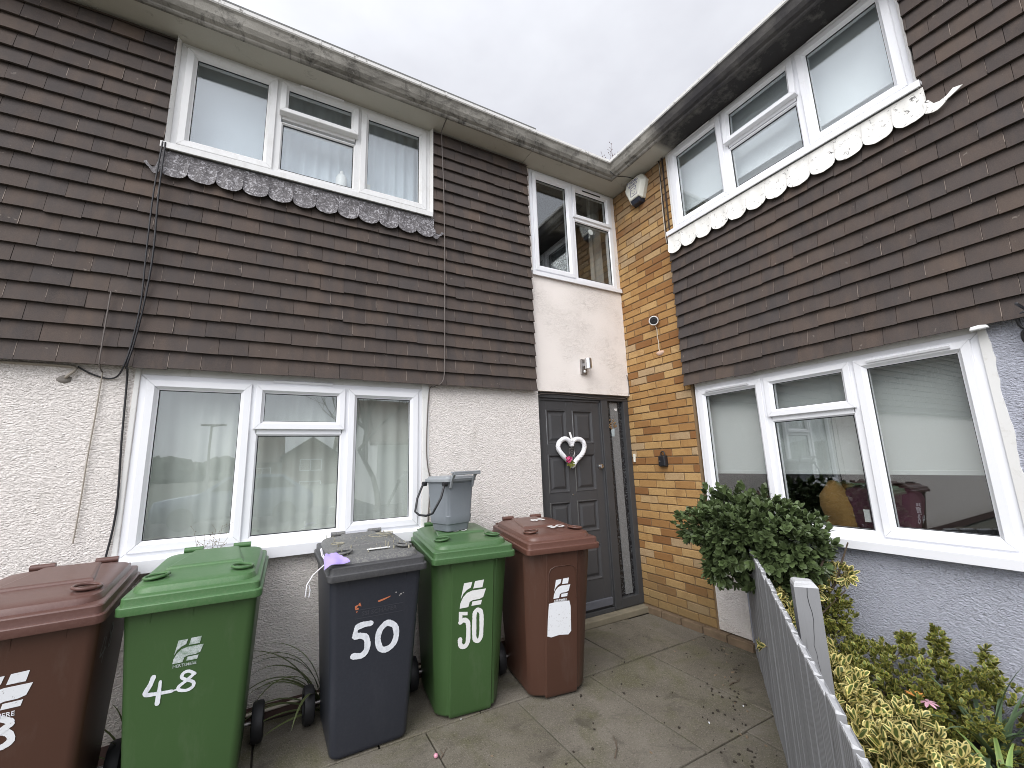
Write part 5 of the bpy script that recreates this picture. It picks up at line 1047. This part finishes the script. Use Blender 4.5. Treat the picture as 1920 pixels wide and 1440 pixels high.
# strap leaved plants
def strap(mb, base, d, l_, w, arch, rg, rnd, seg=10, fold=.25):
    d = Vector(d).normalized(); side = d.cross(Vector((0, 0, 1))).normalized(); p = Vector(base); ang = math.asin(max(-1, min(1, d.z))); hd = Vector((d.x, d.y, 0)).normalized(); b = len(mb.v); stp = l_ / seg
    for i in range(seg + 1):
        t = i / seg; ww = w * .5 * (min(1, .55 + t * 1.6) * (1 - max(0, t - .35) / .65) ** .75 + .015); dd = hd * cos(ang) + Vector((0, 0, 1)) * sin(ang); up = Vector((0, 0, 1)) * cos(ang) - hd * sin(ang)
        for s_, rim in ((-1, 1), (0, 0), (1, 1)): q = p + side * (ww * s_) + up * (abs(s_) * ww * fold); mb.v.append((q.x, q.y, q.z)); mb.p.append(rim)
        p = p + dd * stp; ang -= arch * (.4 + t * 1.3) / seg
    for i in range(seg): a = b + 3*i; mb.face((a, a+1, a+4, a+3), rnd); mb.face((a+1, a+2, a+5, a+4), rnd)
s1 = thing('strap_leaf_plant', 'blue green strap leaved plant with long arching leaves by the blue grey wall', 'plant', (-.33, -2.42, .07)); mb = MB(); mb.p = []; rg = random.Random(17)
for k in range(24):
    a = k * 2.4 + rg.uniform(-.3, .3); e = rg.uniform(.5, 1.35); strap(mb, (rg.uniform(-.02, .02), rg.uniform(-.02, .02), 0), (cos(a) * cos(e), sin(a) * cos(e), sin(e)), rg.uniform(.30, .52), .024, rg.uniform(.7, 2.2), rg, rg.random())
strap(mb, (0, 0, 0), (.1, -.5, 1.1), .58, .024, 1.0, rg, .5); strap(mb, (0, .02, 0), (.12, -.25, 1.3), .50, .022, .5, rg, .3); mb.build('leaf_spray', MAT['strap'], s1, smooth=180, recalc=False)
s2 = thing('strap_leaf_plant', 'light green strap leaved plant low in the bottom right corner of the bed', 'plant', (-.52, -2.50, .06)); mb = MB(); mb.p = []
for k in range(16):
    a = k * 2.4 + rg.uniform(-.3, .3); e = rg.uniform(.35, 1.2); strap(mb, (rg.uniform(-.015, .015), rg.uniform(-.015, .015), 0), (cos(a) * cos(e), sin(a) * cos(e), sin(e)), rg.uniform(.22, .36), .024, rg.uniform(.7, 1.9), rg, rg.random())
mb.build('leaf_spray', MAT['strapyellow'], s2, smooth=180, recalc=False)
hy = thing('spring_flower', 'wilting orange and pink flower head among upright green leaves in the bed', 'flower', (-.50, -2.20, .08)); mb = MB(); mb.p = []
for a, l_ in ((.3, .21), (1.4, .24), (2.4, .19), (3.6, .23), (4.7, .20), (5.6, .17)): strap(mb, (cos(a) * .015, sin(a) * .015, 0), (cos(a) * .22, sin(a) * .22, 1), l_, .030, .25, rg, .4 + .1 * cos(a), 8, .35)
mb.build('leaf_blade', MAT['strapyellow'], hy, smooth=180, recalc=False)
mb = MB(); mb.tube([(.0, 0, 0), (.01, -.01, .12), (.02, -.02, .235)], .005, 6); mb.tube([(.01, -.01, .10), (.03, -.035, .16), (.04, -.055, .225)], .004, 6); mb.build('stalk', MAT['grassblade'], hy, smooth=60)
mb = MB(); mb.p = []
for k in range(9): a = k * 2.4; leaf_into(mb, Vector((.02, -.02, .235)), Vector((cos(a), sin(a), .5)), Vector((0, 0, 1)), .042, .016, .5)
mb.build('petal_cluster', MAT['peach'], hy, recalc=False); mb = MB(); mb.p = []
for k in range(9): a = k * 2.4; leaf_into(mb, Vector((.04, -.055, .225)), Vector((cos(a) * .8, sin(a) * .8, -.3 + .1 * (k % 3))), Vector((0, 0, 1)), .045, .016, .5)
mb.build('petal_cluster', MAT['lightpink'], hy, recalc=False)
# grasses behind the bins
gt = thing('grass_tuft', 'tuft of long arching green grass behind the dark grey bin', 'grass tuft', (-2.96, -.13, .04)); mb = MB(); mb.p = []; rg = random.Random(23)
for l_, a, e, ar in ((.62, 180, 78, 2.0), (.66, 186, 82, 2.1), (.58, 170, 74, 2.3), (.70, 182, 70, 1.6), (.60, 190, 66, 2.2), (.52, 176, 60, 2.0), (.55, 200, 75, 2.5), (.5, 160, 60, 2.2), (.62, 178, 84, 1.7), (.45, 184, 45, 1.6), (.48, 195, 40, 1.3), (.4, 205, 25, .8), (.42, 175, 30, 1.0), (.5, 240, 60, 2.2), (.55, 10, 80, 1.6), (.5, 340, 75, 2.0), (.5, 20, 60, 2.0), (.36, 215, 15, .5)):
    a = radians(a + rg.uniform(-6, 6)); e = radians(e); strap(mb, (rg.uniform(-.015, .015), rg.uniform(-.02, .02), 0), (cos(a) * cos(e), sin(a) * cos(e), sin(e)), l_ * 1.05, .027, ar, rg, rg.random(), 14)
mb.build('blade_cluster', MAT['grassblade'], gt, smooth=180, recalc=False)
gt = thing('grass_tuft', 'dark grass tuft in the gap between the brown and faded green bins', 'grass tuft', (-3.86, -.20, .04)); mb = MB(); mb.p = []
for k in range(12):
    a = rg.uniform(0, 6.28); e = rg.uniform(.6, 1.3); strap(mb, (0, 0, 0), (cos(a) * cos(e), sin(a) * cos(e), sin(e)), rg.uniform(.3, .55), .012, rg.uniform(1.2, 2.3), rg, rg.random(), 12)
mb.build('blade_cluster', MAT['grassblade'], gt, smooth=180, recalc=False)
# dry weed in front of the sill, weeds in the gutter
dw = thing('dry_weed', 'wispy dry brown weed standing behind the faded green bin against the window', 'weed', (-3.62, -.10, .06)); mb = MB(); rg = random.Random(9)
for k in range(9):
    x, y = rg.gauss(0, .012), rg.gauss(0, .006); top = Vector((rg.gauss(0, .055), rg.gauss(-.01, .015), rg.uniform(1.02, 1.16))); b_ = Vector((x, y, 0)); m_ = Vector((x * 2 + rg.gauss(0, .01), y, .86)); mb.tube([b_, m_, top], [.0016, .0013, .0006], 4)
    for j in range(7):
        t = rg.uniform(.1, 1); p = m_.lerp(top, t); q = p + Vector((rg.gauss(0, .030), rg.gauss(0, .012), rg.uniform(.0, .035))); mb.tube([p, q], .0006, 4); mb.tube([q, q + Vector((.0, 0, .004))], .0022, 4)
mb.build('stem', MAT['drystem'], dw)
gw = thing('gutter_weed', 'leafless twiggy weed sprouting above the gutter corner against the sky', 'weed', (-.22, -.23, 4.62)); mb = MB()
for k, (x, y, h_) in enumerate([(0, 0, .30), (.03, -.02, .36), (-.05, .02, .22), (.08, -.06, .25), (-.10, .05, .12), (.05, .03, .2)]):
    P = [Vector((x * .4, y * .4, 0))]
    for j in range(5): P.append(P[-1] + Vector((x * .15 + rg.gauss(0, .008), y * .15 + rg.gauss(0, .008), h_ / 5)))
    mb.tube(P, [.003, .0028, .0024, .002, .0016, .001], 5)
    for j in range(2, 6):
        for s_ in (-1, 1): q = P[j] + Vector((s_ * rg.uniform(.012, .035), rg.gauss(0, .015), rg.uniform(.01, .035))); mb.tube([P[j], q], .0011, 4); mb.tube([q, q + Vector((s_ * .004, 0, .008))], .004, 5)
mb.build('stem', simple('reddish twig', (.15, .09, .085), .8), gw)
mw = thing('moss_clump', 'scruffy moss and seedlings at the foot of the picket fence on the paving', 'moss', (-1.42, -2.02, .035))
foliage('foliage', MAT['leafyg'], mw, [((0, 0, .01), (.10, .07, .03), 90), ((.14, .11, .01), (.10, .05, .025), 60), ((-.13, -.10, .01), (.10, .06, .02), 65), ((.02, .08, .0), (.13, .05, .015), 60)], .017, .010, 5, 71)
mb = MB(); rg = random.Random(6); mb.loft([[(cos(a) * r_ * (1.9 + .5 * sin(3*a)), .7 * cos(a) * r_ * 1.6 + sin(a) * r_ * .8, z) for a in [2*pi*j/20 for j in range(20)]] for r_, z in ((.11, -.004), (.095, .006), (.05, .012))], False, True); mb.build('soil_pad', MAT['soil'], mw, smooth=60)
# edging stone at the very right
mb = MB(); rg = random.Random(4); rings = []
for i in range(8):
    th = pi * (i + .4) / 7.8; rings.append([(-.10 + cos(a) * sin(th) * .075 * (1 + .12 * sin(2*a + 1)), -2.56 + sin(a) * sin(th) * .085, .20 + cos(th) * .17) for a in [2*pi*j/16 for j in range(16)]])
mb.loft(rings); tag(mb.build('stone', simple('tan stone', (.27, .20, .14), .9, .25, 14, .5, 60), smooth=70), 'rounded tan stone against the blue grey wall at the right edge', 'stone')
mb = MB(); mb.loft([[(-2.49 + cos(a) * sin(th) * .012, -.92 + sin(a) * sin(th) * .012, .044 + cos(th) * .011) for a in [2*pi*j/12 for j in range(12)]] for th in [pi * (i + .2) / 6.4 for i in range(7)]]); tag(mb.build('bead', simple('pink bead plastic', (.60, .28, .36), .3), smooth=70), 'small pink bead on the paving between the dark grey and green bins', 'bead')

# ================================================================== across the street (seen mirrored in the panes)
def far_house(name, label, x0, x1, y0, y1, zb, ze, zr, wall, ridge_x=True, wins=()):
    t = thing(name, label, 'house', ((x0 + x1) / 2, y1, zb)); q = Vector(t.location); T = lambda x, y, z: (x - q.x, y - q.y, z - q.z); mb = MB()
    if ridge_x: sec = [[T(x, y, z) for y, z in ((y1, zb), (y0, zb), (y0, ze), ((y0 + y1) / 2, zr), (y1, ze))] for x in (x0, x1)]
    else: sec = [[T(x, y, z) for x, z in ((x0, zb), (x1, zb), (x1, ze), ((x0 + x1) / 2, zr), (x0, ze))] for y in (y0, y1)]
    mb.loft(sec); mb.build('wall', wall, t); mb = MB(); e = .35
    if ridge_x:
        ym = (y0 + y1) / 2; pr_ = [(y1 + e, ze - e * .7), (ym, zr), (y0 - e, ze - e * .7), (y0 - e, ze - e * .7 + .14), (ym, zr + .16), (y1 + e, ze - e * .7 + .14)]; mb.loft([[T(x, y, z + .03) for y, z in pr_] for x in (x0 - e, x1 + e)])
    else:
        xm = (x0 + x1) / 2; pr_ = [(x1 + e, ze - e * .7), (xm, zr), (x0 - e, ze - e * .7), (x0 - e, ze - e * .7 + .14), (xm, zr + .16), (x1 + e, ze - e * .7 + .14)]; mb.loft([[T(x, y, z + .03) for x, z in pr_] for y in (y0 - e, y1 + e)])
    mb.build('roof', MAT['farroof'], t)
    for (wx, wz, ww, wh) in wins:
        mb = MB(); ring(mb, lambda u, n, z: T(u, y1 + n, z), wx, wx + ww, wz, wz + wh, [(0, 0), (0, .04), (.09, .04), (.09, 0)], 0); mb.box(wx + ww * .5 - .04, wx + ww * .5 + .04, y1, y1 + .04, wz + .09, wz + wh - .09, T); f = mb.build('window', MAT['upvc'], t)
        mb = MB(); mb.box(wx + .05, wx + ww - .05, y1 - .02, y1 + .012, wz + .05, wz + wh - .05, T); mb.build('pane', MAT['glass'], f)
    return t
far_house('far_house', 'brick gabled house across the street mirrored in the middle window pane', -2.6, 2.6, -54, -45, -2.5, 2.9, 4.6, MAT['redbrick'], False, [(-1.0, 1.3, 2.0, 1.2), (-1.0, -1.0, 2.0, 1.3)])
far_house('far_house', 'brick house with a brown roof mirrored beside the gabled house', -6.2, -2.75, -56, -47, -2.5, 2.4, 5.2, MAT['redbrick'], True, [(-5.2, .6, 1.6, 1.2)])
far_house('far_house', 'white rendered terrace across the street mirrored at the right of the middle pane', 2.9, 14, -52, -44, -2.5, 2.6, 5.0, MAT['farwhite'], True, [(3.8, 1.0, 1.6, 1.2), (3.8, -1.2, 1.8, 1.4), (7.5, 1.0, 1.6, 1.2)])
far_house('far_house', 'white gable end with tiled roof mirrored in the right window pane', .4, 7.5, -22, -15, -.4, 2.6, 4.6, MAT['farwhite'], True, [(2.0, .8, 1.4, 1.1)])
lp = thing('street_lamp', 'slim grey street lamp mirrored in the left window pane', 'street lamp', (-5.7, -18.2, -.06)); mb = MB(); mb.tube([(0, 0, 0), (0, 0, 1.0), (0, 0, 3.5)], [.07, .05, .04], 10); mb.build('pole', MAT['steel'], lp, smooth=50)
mb = MB(); mb.tube([(0, 0, 3.48), (.25, 0, 3.52), (.45, 0, 3.53)], .03, 8); mb.box(-.35, .5, -.05, .05, 3.50, 3.57); mb.build('lamp_head', MAT['steel'], lp)
cr2 = thing('parked_car', 'silver blue car parked in the street mirrored low in the left window pane', 'car', (-4.2, -12.6, -.05)); rings = []
for x, zb_, zt_, hw_ in ((-2.05, .35, .62, .70), (-1.95, .25, .80, .80), (-1.2, .22, .92, .86), (-.75, .22, .98, .87), (0, .22, 1.0, .87), (1.2, .22, 1.0, .86), (1.85, .25, .95, .82), (2.05, .4, .8, .72)):
    rings.append([(x, -hw_, zb_ + .1), (x, -hw_ * .9, zb_), (x, hw_ * .9, zb_), (x, hw_, zb_ + .1), (x, hw_, zt_ - .15), (x, hw_ * .88, zt_), (x, -hw_ * .88, zt_), (x, -hw_, zt_ - .15)])
mb = MB(); mb.loft(rings); mb.build('body', MAT['carpaint'], cr2, smooth=40)
mb = MB(); mb.loft([[(x, s_ * hw_, z) for s_, z in ((-1, .95), (1, .95), (.86, zt_), (-.86, zt_))] for x, zt_, hw_ in ((-.95, .97, .80), (-.35, 1.40, .78), (.4, 1.46, .78), (1.2, 1.40, .76), (1.80, .98, .74))]); mb.build('cabin', MAT['carpaint'], cr2, smooth=30)
for s_ in (-1, 1): mb = MB(); mb.prism([(-.70, 1.02), (-.28, 1.35), (1.15, 1.34), (1.55, 1.02)], s_ * .765, s_ * .80, lambda x, n, z: (x, n * (1 - (z - 1.0) * .22), z)); mb.build('side_glass', MAT['gasket'], cr2)
for x in (-1.3, 1.25):
    for s_ in (-1, 1): mb = MB(); mb.loft([[(x + cos(a) * r_, s_ * d, .31 + sin(a) * r_) for a in [2*pi*j/20 for j in range(20)]] for r_, d in ((.30, .70), (.31, .74), (.31, .86), (.27, .88), (.2, .87))]); mb.build('wheel', MAT['tyre'], cr2, smooth=40)
mb = MB(); rg = random.Random(1)
for k in range(420):
    a = rg.uniform(-1.2, 1.2); d = rg.uniform(85, 125); x, y = sin(a) * d - 5, -cos(a) * d; s_ = rg.uniform(2, 5); zc = rg.uniform(-3, 2.2)
    rings = [[(x + cos(t) * s_ * sin(th) * rg.uniform(.8, 1.2), y + sin(t) * s_ * sin(th), zc + cos(th) * s_ * rg.uniform(.5, .75)) for t in [2*pi*j/9 for j in range(9)]] for th in (.25, .7, 1.2, 1.7, 2.4)]; mb.loft(rings)
struct(mb.build('distant_trees', simple('haze paled foliage', (.13, .14, .11), .95, .4, .5)), 'stuff')  # foliage colour lightened to stand in for distance haze, which is not modelled
bt = thing('bare_tree', 'bare winter tree mirrored above the white gable in the right window pane', 'tree', (.1, -13.0, -.05)); mb = MB(); rg = random.Random(19)
def branch(p, d, l_, r_, dep):
    P = [p]; dd = d.normalized()
    for i in range(4): dd = (dd + Vector((rg.gauss(0, .12), rg.gauss(0, .12), .06))).normalized(); P.append(P[-1] + dd * l_ / 4)
    mb.tube(P, [r_, r_ * .9, r_ * .8, r_ * .7, r_ * .6], 6 if dep < 2 else 4)
    if dep < 5:
        for i in range(3 if dep < 3 else 2): branch(P[rg.choice((2, 3, 4))], (dd + Vector((rg.gauss(0, .6), rg.gauss(0, .6), rg.gauss(.15, .3)))), l_ * rg.uniform(.6, .8), r_ * .55, dep + 1)
branch(Vector((0, 0, 0)), Vector((0, 0, 1)), 2.4, .11, 0); mb.build('trunk', MAT['wood'], bt, smooth=60)
